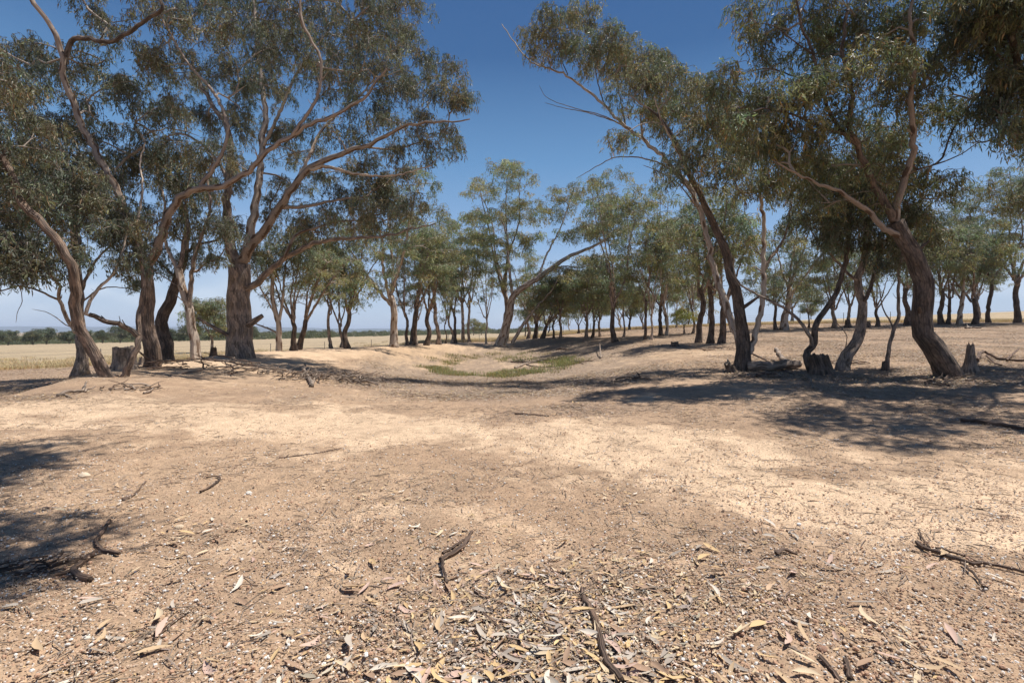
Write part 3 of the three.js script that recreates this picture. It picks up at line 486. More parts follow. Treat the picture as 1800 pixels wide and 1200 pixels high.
traced({ seed: 20, d: 15.6, mat: B_, label: 'bent rough-barked gum curving right from a pale foot then upright', tone: [0.85, 0.87, 0.8],
  limbs: [
    { pts: [[1477, 660], [1490, 623], [1510, 597], [1517, 563], [1514, 523], [1510, 493], [1520, 450], [1525, 410], [1515, 360], [1520, 310]], w: [22, 6], z: [0, 1], flare: 0.5, skip: 0.6 },
    { pts: [[1515, 535], [1528, 515], [1537, 485], [1545, 450], [1562, 415], [1570, 380]], w: [9, 3], z: [0.3, 0], mat: D_ }, { pts: [[1510, 497], [1487, 477], [1463, 450], [1440, 430], [1425, 400]], w: [7, 2], z: [0.5, 1.2] },
    { pts: [[1484, 636], [1487, 610], [1489, 590], [1478, 575], [1462, 560]], w: [2.5, 1], z: [0, -0.2], dead: true, name: 'dead_limb', mat: X_ },
  ],
  clumps: [[1520, 300, 1, 0.9, 15], [1560, 350, 0.2, 0.8, 12], [1580, 390, 0, 0.7, 10], [1425, 385, 1.2, 0.7, 10], [1460, 420, 1, 0.5, 7], [1500, 370, 0.8, 0.7, 9], [1550, 420, 0.3, 0.5, 6], [1530, 250, 1, 0.9, 13]] });
traced({ seed: 21, d: 15.3, mat: B_, label: 'spindly young gum growing beside a small rotten stub', tone: [0.85, 0.87, 0.8],
  limbs: [{ pts: [[1558, 655], [1563, 613], [1572, 580], [1580, 557], [1580, 517], [1582, 467], [1590, 430], [1585, 390]], w: [8, 3], flare: 0.3, skip: 0.7 }, { pts: [[1572, 582], [1563, 560], [1553, 543], [1547, 510], [1538, 480]], w: [4, 1.5], z: [0, 0.3] }],
  clumps: [[1590, 390, 0, 0.6, 10], [1620, 420, 0.2, 0.5, 7], [1560, 420, 0, 0.5, 7], [1540, 470, 0.3, 0.35, 4], [1600, 450, 0, 0.4, 5]] });
traced({ seed: 22, d: 13.6, mat: D_, label: 'big dark gum with a thick curved trunk and dense low canopy', tone: [1.12, 1.12, 0.85], sprigs: 3,
  limbs: [
    { pts: [[1682, 672], [1665, 645], [1645, 618], [1630, 590], [1623, 543], [1620, 490], [1607, 443], [1590, 417], [1575, 390]], w: [38, 25], flare: 0.45, skip: 0.95 },
    { pts: [[1590, 417], [1553, 400], [1527, 370], [1500, 353], [1470, 333], [1440, 323], [1400, 305], [1365, 285]], w: [13, 3], z: [0, -1.2], mat: R_ },
    { pts: [[1575, 390], [1583, 340], [1600, 293], [1607, 250], [1600, 180], [1610, 100], [1600, 30], [1620, -50]], w: [15, 5], z: [0, -0.8], mat: R_ },
    { pts: [[1578, 396], [1540, 330], [1508, 260], [1492, 220], [1500, 160], [1480, 90], [1490, 20]], w: [17, 5], z: [0, -0.8] },
    { pts: [[1505, 256], [1465, 210], [1445, 150], [1428, 90], [1410, 47], [1400, 0], [1395, -50]], w: [9, 3], z: [-0.3, -0.8] },
    { pts: [[1603, 300], [1640, 290], [1657, 277], [1670, 240], [1693, 200], [1725, 165]], w: [5, 2], z: [0.4, 0.4] }, { pts: [[1640, 290], [1663, 283], [1697, 267], [1717, 253], [1760, 243]], w: [3.5, 1.2], z: [0.4, 0] },
    { pts: [[1500, 240], [1450, 225], [1390, 200], [1340, 190]], w: [8, 2], z: [-0.3, -1.6] },
    { pts: [[1430, 95], [1400, 75], [1360, 45], [1330, 40]], w: [3.5, 1.2], z: [-0.6, -0.8] },
    { pts: [[1440, 140], [1400, 135], [1350, 120], [1300, 130]], w: [3.5, 1.2], z: [-0.6, -0.9] },
  ],
  clumps: [[1320, 190, -0.7, 0.51, 8], [1370, 170, -0.5, 0.6, 11], [1420, 155, -0.2, 0.6, 11], [1470, 140, -0.8, 0.64, 12], [1340, 235, -0.7, 0.55, 9], [1400, 230, -0.4, 0.64, 12], [1460, 215, -0.1, 0.64, 12], [1300, 215, -0.7, 0.41, 6], [1350, 285, 0.2, 0.6, 9], [1420, 295, 0.4, 0.65, 10], [1480, 290, 0.7, 0.7, 11], [1440, 355, 0.4, 0.55, 7], [1520, 290, 1.2, 0.7, 10], [1560, 240, 1.5, 0.75, 12], [1580, 170, 0.6, 0.69, 12], [1540, 110, -0.2, 0.69, 12], [1600, 100, 0.0, 0.69, 12], [1650, 130, 0.0, 0.64, 10], [1640, 200, 0.6, 0.6, 9], [1685, 180, 0.5, 0.46, 6], [1600, 50, 0.0, 0.74, 12], [1540, 50, 0.0, 0.69, 11], [1480, 60, 0.0, 0.69, 11], [1500, 0, 0.0, 0.74, 10], [1560, -30, 0.0, 0.83, 10], [1640, 10, 0.0, 0.83, 11], [1620, 330, 1.4, 0.6, 7], [1665, 330, 1.5, 0.6, 7], [1520, 350, 1.0, 0.6, 6], [1310, 15, 0.0, 0.37, 5], [1335, 50, 0.0, 0.41, 6], [1365, 65, 0.0, 0.37, 5], [1290, 130, -0.3, 0.37, 5], [1340, 120, -0.2, 0.46, 6], [1275, 165, 0.5, 0.37, 5], [1440, 60, 0.1, 0.46, 6], [1450, 100, 0.0, 0.55, 8], [1420, 10, 0.1, 0.46, 6], [1400, -40, 0.2, 0.64, 7], [1690, 60, 0.0, 0.55, 7], [1560, 310, 1.0, 0.6, 7], [1590, 290, 1.8, 0.5, 5], [1700, 240, 1.5, 0.4, 4], [1480, -60, 0.0, 0.92, 10], [1620, -70, 0.1, 1.01, 10]] });
traced({ seed: 23, d: 12.6, mat: D_, label: 'dark gum at the frame edge with boughs hanging in from the top corner', tone: [0.85, 0.9, 0.78],
  limbs: [
    { pts: [[1905, 690], [1900, 600], [1880, 500], [1865, 400], [1840, 300], [1815, 200], [1790, 110], [1770, 20]], w: [34, 9], skip: 0.5, flare: 0.4 },
    { pts: [[1830, 260], [1800, 230], [1770, 205], [1745, 190]], w: [7, 2], z: [0, -0.6] }, { pts: [[1800, 140], [1760, 100], [1720, 60], [1690, 20]], w: [8, 2], z: [0, 0.5] }, { pts: [[1850, 340], [1900, 260], [1950, 180]], w: [10, 4], z: [0, 0.5] }, { pts: [[1840, 300], V(12.6, 6.6, -11.4), V(11.8, 8.2, -10.2), V(10.2, 8.9, -9.2)], w: [9, 3] },
  ],
  clumps: [[V(9.4, 9.0, -10.2), 0, 0.8, 14], [V(13.5, 9.2, -11), 0, 1, 16], [V(12.4, 9.4, -12), 0, 1, 16], [V(14.6, 9, -10.4), 0, 1, 14], [V(11.4, 9.6, -12.6), 0, 0.9, 14], [V(10.4, 9.3, -11.2), 0, 0.9, 16], [V(8.4, 9.0, -9.8), 0, 0.5, 9], [V(9.6, 8.9, -9.6), 0, 0.7, 16], [V(10.9, 9.1, -9.0), 0, 0.8, 16], [V(11.8, 9.0, -10.2), 0, 0.9, 16], [V(13.0, 9.0, -9.2), 0, 0.9, 14], [V(9.2, 9.0, -8.6), 0, 0.55, 10], [V(12.2, 8.8, -8.2), 0, 0.8, 12], [1730, 60, 0.4, 0.65, 14], [1770, 100, 0, 0.65, 15], [1790, 170, -0.3, 0.6, 13], [1750, 190, -0.5, 0.45, 9], [1790, 230, -0.3, 0.4, 7], [1790, 30, 0, 0.75, 15], [1730, 0, 0.4, 0.7, 13], [1840, 130, 0, 0.9, 14], [1850, 40, 0, 1, 14], [1900, 200, 0.3, 1, 14], [1950, 160, 0.5, 1.1, 14], [1760, -60, 0.2, 0.9, 12], [1840, 230, -0.4, 0.6, 8], [1990, 60, 0.4, 1.2, 12]] });
traced({ seed: 26, d: 20.5, mat: B_, label: 'gum just past the left frame edge with a bough drooping into view', tone: [0.95, 0.97, 0.92],
  limbs: [{ pts: [[-90, 668], [-85, 600], [-80, 530], [-70, 460]], w: [26, 18], skip: 0.9 }, { pts: [[-70, 460], [-40, 400], [-10, 350], [20, 320]], w: [11, 3], z: [0, 1] }, { pts: [[-70, 460], [-100, 380], [-120, 280], [-110, 180]], w: [14, 4] }, { pts: [[-78, 500], [-50, 480], [-20, 470], [15, 478]], w: [6, 2], z: [0, -0.5] }],
  clumps: [[20, 300, 1, 1.1, 14], [-20, 340, 0.5, 1.2, 16], [-70, 250, 0, 1.6, 20], [-120, 170, 0, 1.8, 22], [-150, 300, 0.5, 1.6, 18], [-40, 180, 0.5, 1.4, 18], [10, 470, -0.5, 0.6, 7], [-40, 450, 0, 0.9, 10], [-160, 420, 0, 1.4, 14], [-10, 100, 1, 1.4, 14]] });
traced({ seed: 27, d: 15.5, mat: D_, label: 'gum just past the right frame edge shading the ground by the snag', tone: [0.85, 0.9, 0.8],
  limbs: [{ pts: [[2010, 660], [2000, 560], [1985, 460]], w: [30, 22], skip: 0.9 }, { pts: [[1985, 460], [1950, 380], [1900, 300], [1860, 250]], w: [13, 4] }, { pts: [[1985, 460], [2010, 340], [2000, 220]], w: [15, 5] }, { pts: [[1950, 385], [1910, 365], [1870, 350], [1830, 345]], w: [6, 2], z: [-0.3, -1] }],
  clumps: [[1850, 240, 0, 1.1, 16], [1900, 280, 0, 1.2, 18], [1960, 200, 0, 1.5, 20], [2000, 130, 0, 1.6, 20], [1930, 120, 0, 1.3, 18], [2060, 260, 0, 1.4, 16], [1840, 330, -1, 0.8, 10], [1890, 350, -0.6, 0.9, 12], [1880, 180, -1, 1.1, 14], [1990, 330, -1, 1.2, 14]] });
{ const v = (x, y, d) => V(x, GY(x, d) + y, -d);                     // stands behind the photographer, only its shade is in view
  plantTree({ seed: 24, base: v(-3.6, 0, -3.4), label: 'gum out of view whose shade falls on the earth at the lower corner', limbs: [
    { pts: [v(-3.6, -0.3, -3.4), v(-3.5, 1.6, -3.2), v(-3.3, 3.2, -2.8), v(-3.2, 4.2, -2.4)], r: [0.24, 0.17], mat: B_, skip: 0.9 }, { pts: [v(-3.2, 4.2, -2.4), v(-3, 6, 0.8), v(-2.8, 7, 3.8), v(-2.6, 7.4, 6.2)], r: [0.1, 0.03], mat: R_ }, { pts: [v(-3.2, 4.2, -2.4), v(-2.2, 5.6, 0), v(-1.4, 6.2, 2.2), v(-0.9, 6.4, 3.9)], r: [0.1, 0.03], mat: R_ }, { pts: [v(-3.2, 4.2, -2.4), v(-4, 7, -3), v(-4.2, 9, -3)], r: [0.12, 0.04], mat: R_ } ],
    clumps: [[v(-2.4, 7.7, 6.5), 0.45, 12], [v(-3.0, 7.7, 6.2), 0.55, 16], [v(-3.9, 7.5, 5.9), 0.9, 22], [v(-2.6, 7.8, 7.2), 0.4, 9], [v(-3, 7.8, 7.5), 0.6, 14], [v(-4.6, 7.6, 6.6), 0.8, 16], [v(-0.7, 6.6, 4.1), 0.4, 12], [v(-1.3, 6.6, 3.8), 0.5, 14], [v(-2.2, 6.6, 3.6), 0.8, 20], [v(-1, 6.8, 4.8), 0.5, 13], [v(-1.9, 6.8, 5), 0.5, 12],  [v(-1.8, 6.6, 4.4), 0.5, 12], [v(-1.4, 6.7, 3.0), 0.45, 10], [v(-4.2, 9.4, -3), 1.4, 22], [v(-5, 8.4, -2), 1.1, 18], [v(-3, 8, -4), 1.3, 18]] }); }

// ---------------------------------------------------------------- the trees behind the dam, by foot, top and spread as sighted
// [px, py, top py, lean px, width px, trunk px, bark, label, tone]
const behind = [
  [610, 612, 400, 12, 100, 9, D_, 'dark two-stemmed gum at the end of the far bank'],
  [600, 610, 420, -25, 80, 6, B_, 'thin gum leaning away behind the dark two-stemmed gum'],
  [516, 616, 425, -8, 90, 9, D_, 'dark upright gum beside a leaning dark stem on the field edge'],
  [524, 615, 440, 70, 90, 10, D_, 'dark gum stem leaning steeply to the right above the field edge'],
  [582, 612, 410, -10, 110, 6, B_, 'slim gum among the young stems between bank and field'],
  [692, 610, 325, -22, 170, 14, W_, 'gum with a smooth pale grey trunk standing on the far bank'],
  [716, 607, 430, -18, 60, 6, D_, 'short dark gum just behind the pale-trunked gum'],
  [724, 606, 400, 40, 100, 10, D_, 'dark gum forking low beside the pale-trunked gum'],
  [733, 606, 420, 0, 60, 4.5, W_, 'very thin pale stem next to the low-forking dark gum'],
  [748, 607, 385, 32, 120, 9, D_, 'dark straight gum slanting to the right on the far bank'],
  [770, 605, 395, -26, 100, 8, B_, 'grey gum slanting to the left on the far bank'],
  [783, 604, 480, 0, 35, 2.4, D_, 'sapling as thin as a pole on the far bank'],
  [794, 603, 430, -30, 60, 4.5, B_, 'slim gum of a leaning pair, the paler one'],
  [800, 603, 415, -22, 70, 5.5, D_, 'slim gum of a leaning pair, the darker one'],
  [814, 601, 385, -6, 95, 6.5, B_, 'upright brown gum on the field side of the far bank', [1.25, 1.25, 0.95]],
  [825, 601, 400, 2, 90, 5, R_, 'straight reddish gum close beside the upright brown gum', [1.2, 1.2, 0.95]],
  [855, 604, 400, 0, 80, 4, W_, 'thin straight pale gum standing alone before the leaning pale trunk', [1.3, 1.3, 0.95]],
  [888, 600, 275, -12, 160, 10, B_, 'tallest gum of the middle with a high airy crown against the sky', [1.25, 1.22, 1]],
  [929, 595, 440, -4, 70, 6, R_, 'reddish brown gum standing on bare ground behind the leaning pale trunk'],
  [941, 595, 477, 4, 90, 8, D_, 'stout dark gum next to the reddish brown gum'],
  [954, 594, 498, 55, 110, 8, D_, 'dark gum branching sideways close to the ground'],
  [973, 595, 491, 0, 70, 4, D_, 'thin dark upright stem between two crowded gums'],
  [985, 594, 470, 2, 80, 5, B_, 'slim grey gum with a rounded low crown', [1.2, 1.2, 0.9]],
  [1030, 596, 455, 4, 120, 6, B_, 'tall brown gum with a wide rounded crown in the middle thicket', [1.2, 1.18, 0.95]],
  [1041, 594, 477, 22, 80, 5, D_, 'gum with a thin stem slanting right in the middle thicket'],
  [1055, 592, 470, 0, 80, 4, B_, 'slim far gum left of the dark lone trunk'],
  [1083, 601, 325, -22, 150, 9.5, D_, 'gum with a straight dark lone trunk beyond the dam'],
  [1096, 592, 477, 0, 80, 4, B_, 'thin grey gum right behind the dark lone trunk'],
  [1134, 597, 310, 8, 110, 5.5, D_, 'slender dark gum with a tall narrow crown beyond the dam', [1.1, 1.1, 0.95]],
  [1144, 597, 400, 18, 80, 4.5, W_, 'pale thin gum bending right beside the slender dark gum'],
  [1163, 590, 335, -8, 120, 7, D_, 'dark gum of a close pair under an olive crown', [1.15, 1.15, 0.9]],
  [1171, 590, 380, -12, 80, 5.5, W_, 'pale gum of a close pair under an olive crown'],
  [1203, 587, 545, 0, 40, 3, B_, 'small round yellowish sapling on the rise', [1.5, 1.5, 0.7]],
  [1218, 586, 400, -8, 90, 5, B_, 'slim gum behind the clump of dark trunks'],
  [1228, 603, 330, 10, 120, 11, D_, 'dark gum in the clump of three trunks, the one nearest the dam'],
  [1248, 603, 320, -4, 130, 11, D_, 'upright middle gum in the clump of three trunks'],
  [1268, 604, 340, 22, 130, 12, D_, 'flared gum in the clump of three trunks, leaning towards the many-stemmed gum'],
  [1364, 580, 440, -6, 70, 6, D_, 'dark gum beside the pale leaning gum near the fence'],
  [1378, 580, 380, 45, 140, 12, W_, 'stout pale gum leaning right near the fence'],
  [1422, 576, 470, 0, 60, 3, D_, 'bare thin sapling against the pale field'],
  [1467, 577, 425, -14, 90, 7, B_, 'gum with leaning brown stem behind the crooked S-bent gum'],
  [1494, 575, 420, 0, 90, 6, B_, 'grey gum behind the bent rough-barked gum'],
  [1543, 574, 430, -10, 80, 6, D_, 'dark bushy gum at the fence between the bent gum and spindly gum'],
  [1594, 572, 400, -6, 110, 9, D_, 'gum with flared foot at the fence behind the big dark trunk'],
  [1655, 570, 390, -4, 100, 8, D_, 'dark gum at the fence emerging behind the big curved trunk'],
  [1668, 570, 400, 6, 90, 6, D_, 'dark slim gum crowding its neighbour at the fence'],
  [1688, 570, 400, 26, 110, 8, W_, 'pale-trunked gum at the fence with a limb bent right'],
  [1714, 570, 385, -8, 120, 9, D_, 'stout grey gum at the fence next to the pale-limbed gum'],
  [1738, 567, 330, 0, 150, 7, D_, 'upright dark gum at the fence with a broad crown'],
  [1790, 567, 290, -14, 170, 10, D_, 'dark gum at the fence by the frame edge'],
  [1722, 556, 440, -16, 100, 4.5, B_, 'gum on the hill beyond the fence'],
];
behind.forEach(([px, py, top, lean, w, dia, mat, label, tone], i) => {
  const base = onGround(px, py, 75), d = -base.z, k = d / FPX;
  const n = clamp(Math.round((w * k) * (w * k) * 0.36), 6, 26);
  gum({ seed: 300 + i * 7, base, H: Math.max(1.2, (py - top) * k), lean: lean * k, W: Math.max(1.1, w * k * 1.2), dia: Math.max(0.06, dia * k), mat, limbMat: mat === D_ ? B_ : mat, label, tone: (tone ?? [1.02, 1.06, 0.97]).map((q) => q * (1.45 + 0.35 * vnoise(i * 0.9, 3, 7))), n, group: 'gum trees behind the dam', size: w * k < 3 ? 0.6 : 1 });
});
{ const p = onGround(881, 607, 75);
  traced({ seed: 90, d: -p.z, mat: W_, group: 'gum trees behind the dam', tone: [1.7, 1.65, 1.4], fill: 1.0, label: 'pale twin-stemmed gum leaning far to the right over the far bank', leaf: 'far', seg: 0.8, twig: 0.009, sprigs: 3,
    limbs: [
      { pts: [[879, 609], [888, 580], [895, 551], [904, 517], [926, 502], [960, 479], [998, 452], [1045, 432], [1085, 405]], w: [17, 3], flare: 0.7, skip: 0.5 },
      { pts: [[896, 611], [908, 590], [922, 567], [949, 533], [970, 510], [985, 480]], w: [8, 3] }, { pts: [[902, 525], [897, 490], [893, 447], [891, 414], [880, 380]], w: [7, 3], z: [0, 1] }, { pts: [[960, 480], [990, 468], [1020, 470], [1050, 462]], w: [4, 1.5], z: [0, -1] }, { pts: [[945, 490], [960, 450], [985, 400], [1000, 360]], w: [5, 2], z: [0, 1.5] },
    ],
    clumps: [[1088, 392, 0, 1.5, 16], [1055, 375, 0, 1.6, 16], [1020, 400, 0.5, 1.4, 12], [1045, 460, -1, 0.9, 7], [870, 440, 1, 1.8, 16], [905, 430, 1, 1.6, 14], [850, 480, 1, 1.4, 10], [1000, 350, 2, 2.2, 22], [960, 380, 2, 1.9, 18], [1040, 340, 2, 2.2, 20], [1080, 370, 1, 2.0, 18], [1050, 420, 0, 1.5, 12], [990, 420, 1, 1.6, 12], [1100, 400, 0.5, 1.5, 12], [1080, 320, 1, 1.7, 14], [985, 480, 0, 1.3, 8], [880, 380, 1, 1.8, 14]] });
}
// the low row along the fence, seen under the crowns of the nearer trees
{ const nth = ['first', 'second', 'third', 'fourth', 'fifth', 'sixth', 'seventh', 'eighth', 'ninth', 'tenth', 'eleventh', 'twelfth', 'thirteenth', 'last'];
  for (let i = 0; i < 14; i++) {
    const r = rng(1500 + i * 3), px = 915 + i * 25 + (r() - 0.5) * 26, x0 = (px - 900) / FPX, d = 58 + 26 * r() + (px < 1000 ? 14 : 0), p = V(x0 * d, 0, -d); p.y = GY(p.x, d);
    const H = 4.5 + 3.6 * r();
    gum({ seed: 1500 + i, base: p, H, lean: (r() - 0.5) * 3.4, W: 4.4 + 2 * r(), dia: 0.2 + 0.12 * r(), mat: [D_, B_, D_, W_][i % 4], fork: 0.16 + 0.1 * r(), stems: 4, n: 8, tone: [1.6 + 0.35 * r(), 1.65, 1.25], group: 'low row of young gums along the fence', label: `${nth[i]} low bushy young gum along the fence counted from the leaning pale trunk` });
  } }

// ---------------------------------------------------------------- stumps and logs
function stump(px, py, w, h, label, o = {}) {                       // w foot width and h height in pixels
  const g = o.d ? (() => { const p = P(px, py, o.d); p.y = GY(p.x, o.d); return p; })() : onGround(px, py, 75), k = -g.z / FPX, R = w * k / 2, Ht = h * k, b = new Build(), N = 44, rows = 9, sd = px % 89, tx = (o.tilt ?? 0) * k, tp = o.taper ?? 0.8;
  const rim = (a) => 1 - (o.jag ?? 0.25) * (fbm(Math.cos(a) * 1.6 + 5, Math.sin(a) * 1.6 + sd, 3, sd) * 1.2 + 0.55 * vnoise(Math.cos(a) * 6 + 9, Math.sin(a) * 6 + 9, sd + 3));
  const t = thing('tree_stump', label, 'stump', g, o.group);
  for (let j = 0; j <= rows; j++) for (let i = 0; i <= N; i++) {
    const a = i / N * 6.28319, v = j / rows, rr = R * mix(1, tp, Math.pow(v, 0.6)) * (1 + 0.5 * Math.exp(-v * 7) * (0.3 + 0.7 * Math.abs(Math.sin(a * 2.5 + sd)))) * (1 + 0.16 * (fbm(Math.cos(a) * 2 + 9, Math.sin(a) * 2 + v, 3, sd + 5) - 0.5) * 2 + 0.05 * Math.sin(a * 7 + sd));
    b.vert(Math.cos(a) * rr + tx * v, v * Ht * rim(a) - (j ? 0 : 0.12), Math.sin(a) * rr, a / 6.28319 * 3, v * Ht / 1.1);
  }
  for (let j = 0; j < rows; j++) for (let i = 0; i < N; i++) { const A = j * (N + 1) + i, B = A + N + 1; b.i.push(A, B, A + 1, A + 1, B, B + 1); }
  part(t, 'bark', b.geo(), o.mat ?? X_);
  const c = new Build(); for (let i = 0; i <= N; i++) { const q = (rows * (N + 1) + i) * 3; c.vert(b.p[q], b.p[q + 1], b.p[q + 2], b.p[q], b.p[q + 2]); }
  for (let i = 0; i <= N; i++) { const q = (rows * (N + 1) + i) * 3; c.vert(mix(tx, b.p[q], 0.55), b.p[q + 1] * 0.9 - R * 0.1, b.p[q + 2] * 0.55, b.p[q], b.p[q + 2]); }
  const m = c.vert(tx, Ht * 0.72, 0, 0, 0);
  for (let i = 0; i < N; i++) { c.i.push(i, i + N + 1, i + 1, i + 1, i + N + 1, i + N + 2, i + N + 1, m, i + N + 2); }
  part(t, 'broken_top', c.geo(), X_);
  return t;
}
stump(220, 657, 34, 44, 'broad grey cut stump standing behind the V-shaped leaning gum', { d: 16.2, tilt: -2, jag: 0.12, taper: 0.95 });
stump(252, 640, 18, 24, 'broken hollow stump between the forked brown gum and the cut stump', { d: 19, jag: 0.5, mat: B_ });
stump(375, 634, 12, 20, 'small dark stub between the pale slender gum and largest trunk', { d: 23.5, mat: D_, jag: 0.3 });
stump(1448, 656, 34, 44, 'dark burnt stump leaning beside the crooked S-bent gum', { mat: D_, tilt: -10, jag: 0.35, taper: 0.9 });
stump(1706, 654, 24, 66, 'tall pointed grey snag by the big dark curved trunk', { taper: 0.42, jag: 0.3, mat: X_ });
stump(1556, 655, 13, 20, 'little rotten stub at the foot of the spindly young gum', { mat: D_, taper: 0.6, d: 15.1 });
stump(1288, 656, 22, 30, 'jagged rotten stump against the foot of the many-stemmed gum', { mat: D_, jag: 0.6, tilt: -6, d: 16.3 });
stump(1186, 609, 15, 12, 'low dark stump on open ground near the clump of three trunks', { mat: D_, jag: 0.4 });
stump(1490, 576, 9, 17, 'narrow dark stump at the fence behind the bent rough-barked gum', { mat: D_, jag: 0.3 });
stump(1524, 576, 14, 16, 'wide dark stump at the fence, right of the narrow one', { mat: D_, jag: 0.4 });
// a fallen stick or log: sighted points on the ground, radius in metres; forks: more such lines that spring from it
function fallen(name, category, label, pts, r0, r1, mat, o = {}) {
  const d0 = -onGround(pts[0][0], pts[0][1], 75).z, w = (q) => { const p = q.length > 3 ? P(q[0], q[1], q[3]) : onGround(q[0], q[1], 75); if (q.length <= 3) p.y += (q[2] ?? 0) + r0 * (d0 < 6 ? 1.3 : 0.8); return p; };
  const rr = rng(pts[0][0] * 7 + pts[0][1]), main = pts.map(w), base = main[0].clone(); base.y = GY(base.x, -base.z);
  const t = thing(name, label, category, base, o.group);
  const add = (line, a, c, nm) => { const P3 = curve(line.map((p) => p.clone().sub(base)), Math.max(0.03, a * 2.2), a * 0.35, rr), b = new Build(); b.tube(P3, P3.map((_, k) => mix(a, c, k / (P3.length - 1)) * (0.9 + 0.2 * rr())), a > 0.05 ? 10 : 6, { lumps: 0.14, seed: pts[0][0] % 50 }); part(t, nm, b.geo(), mat); };
  add(main, r0, r1, o.part ?? 'stem');
  for (const f of o.forks ?? []) add(f.map(w), r0 * 0.6, r1 * 0.6, 'fork');
  return t;
}
fallen('fallen_log', 'log', 'grey log lying at the foot of the many-stemmed gum', [[1318, 652], [1345, 653], [1372, 652], [1405, 648]], 0.17, 0.12, M.dead, { forks: [[[1392, 650], [1375, 643, 0.1], [1364, 632, 0.28]]] });
fallen('fallen_branch', 'branch', 'thin crooked branch propped against the grey log', [[1322, 634, 0.25], [1345, 640, 0.12], [1375, 652], [1395, 660]], 0.035, 0.02, M.stick);
fallen('dead_log', 'log', 'bleached V-shaped dead log lying at the twig heap', [[548, 681], [545, 673, 0.02], [539, 664, 0.06], [532, 655, 0.12]], 0.06, 0.035, M.dead, { forks: [[[548, 680], [552, 671, 0.02], [556, 663, 0.08], [553, 655, 0.12]], [[533, 656, 0.1], [537, 653, 0.16], [534, 649, 0.18]]] });
fallen('fallen_branch', 'branch', 'long dark fallen branch beside the tall pointed snag', [[1718, 640, 0.1], [1732, 630, 0.18], [1760, 634], [1790, 636], [1850, 640]], 0.06, 0.03, M.stick, { forks: [[[1735, 632, 0.1], [1752, 642], [1762, 645]], [[1770, 636, 0.02], [1792, 624, 0.2]]] });
fallen('fallen_branch', 'branch', 'pale bare branch lying by the fence behind the big dark trunk', [[1698, 578], [1712, 577], [1726, 578]], 0.09, 0.04, M.dead, { forks: [[[1704, 578], [1700, 574, 0.1]]] });
fallen('fallen_branch', 'branch', 'dark stick lying across the dam floor edge below the rise', [[978, 616], [985, 615, 0.05], [1000, 616]], 0.07, 0.03, M.stick);
fallen('fallen_branch', 'branch', 'pale upright broken branch on the slope beyond the grass', [[1056, 630], [1055, 622, 0.3], [1054, 616, 0.5]], 0.05, 0.02, M.dead, { forks: [[[1056, 630], [1062, 626, 0.12]]] });
fallen('fallen_branch', 'branch', 'reddish dead branch lying inside the grass ring', [[905, 648], [930, 640, 0.05], [960, 636, 0.1], [985, 632]], 0.06, 0.02, M.red, { forks: [[[925, 642], [945, 646], [985, 648]], [[940, 639, 0.05], [915, 636]], [[950, 638, 0.05], [975, 641]]] });
fallen('fallen_branch', 'branch', 'dark dead branch inside the grass ring, the one farther back', [[898, 637], [920, 638, 0.05], [950, 635]], 0.05, 0.02, M.stick, { forks: [[[915, 638], [930, 641]]] });
fallen('fallen_branch', 'branch', 'dark branch on the slope right of the back grass tuft', [[1000, 634], [1020, 638, 0.05], [1042, 635]], 0.05, 0.02, M.stick, { forks: [[[1015, 637], [1026, 641]]] });
fallen('fallen_branch', 'branch', 'curved pale branch lying in shade before the dark burnt stump', [[1411, 666], [1420, 668, 0.05], [1428, 678], [1427, 684]], 0.025, 0.012, M.dead);
fallen('fallen_branch', 'branch', 'short pale stick in shade before the bent rough-barked gum', [[1468, 670], [1475, 664, 0.06]], 0.022, 0.015, M.dead);
fallen('fallen_branch', 'branch', 'pale crooked stick on the flat left of the V-shaped gum', [[100, 698], [120, 694, 0.04], [140, 690], [152, 678, 0.08]], 0.035, 0.015, M.dead, { forks: [[[112, 696], [125, 702]]] });
fallen('fallen_branch', 'branch', 'long dark branch lying in shade at the frame edge', [[1690, 742], [1740, 748], [1800, 757], [1840, 760]], 0.04, 0.03, M.stick);
fallen('fallen_stick', 'stick', 'dark stick on the near lip of the dam', [[905, 729], [925, 730], [945, 731], [965, 733]], 0.0194, 0.0108, M.stick);
fallen('fallen_stick', 'stick', 'twisted double strip of bark lying near the middle of the litter', [[774, 990], [790, 980], [812, 968], [830, 946, 0.02]], 0.02, 0.013, M.stick, { forks: [[[778, 985, 0.02], [800, 970, 0.02], [826, 950, 0.01]], [[776, 988], [779, 1008], [786, 1032]]] });
fallen('fallen_stick', 'stick', 'longest dark stick, winding down to the bottom edge', [[1024, 1042], [1027, 1062], [1045, 1090], [1052, 1115], [1056, 1140], [1066, 1168], [1092, 1205]], 0.017, 0.02, M.stick);
fallen('fallen_stick', 'stick', 'short dark curved stick amid the thickest leaf litter', [[849, 1084], [862, 1096], [874, 1106], [880, 1122]], 0.0119, 0.0086, M.stick);
fallen('fallen_stick', 'stick', 'dark curved stick reaching the bottom edge below the short one', [[798, 1135], [800, 1160], [814, 1180], [830, 1200]], 0.0119, 0.0097, M.stick);
fallen('fallen_stick', 'stick', 'brown S-shaped root stick in the shade of the corner', [[192, 920], [180, 938], [169, 958], [180, 972], [209, 977]], 0.0151, 0.013, M.stick);
fallen('fallen_stick', 'stick', 'thick brown forked stick below the S-shaped root stick', [[168, 975], [148, 990], [129, 1008], [140, 1018], [158, 1026]], 0.0173, 0.0216, M.stick, { forks: [[[132, 1006], [112, 1014], [96, 1018]]] });
fallen('fallen_stick', 'stick', 'dark hooked stick on open earth', [[352, 868], [370, 858], [386, 846], [378, 840], [362, 842]], 0.013, 0.0076, M.stick);
fallen('fallen_stick', 'stick', 'straight dark stick left of the hooked stick', [[214, 881], [235, 872], [256, 849]], 0.013, 0.0086, M.stick);
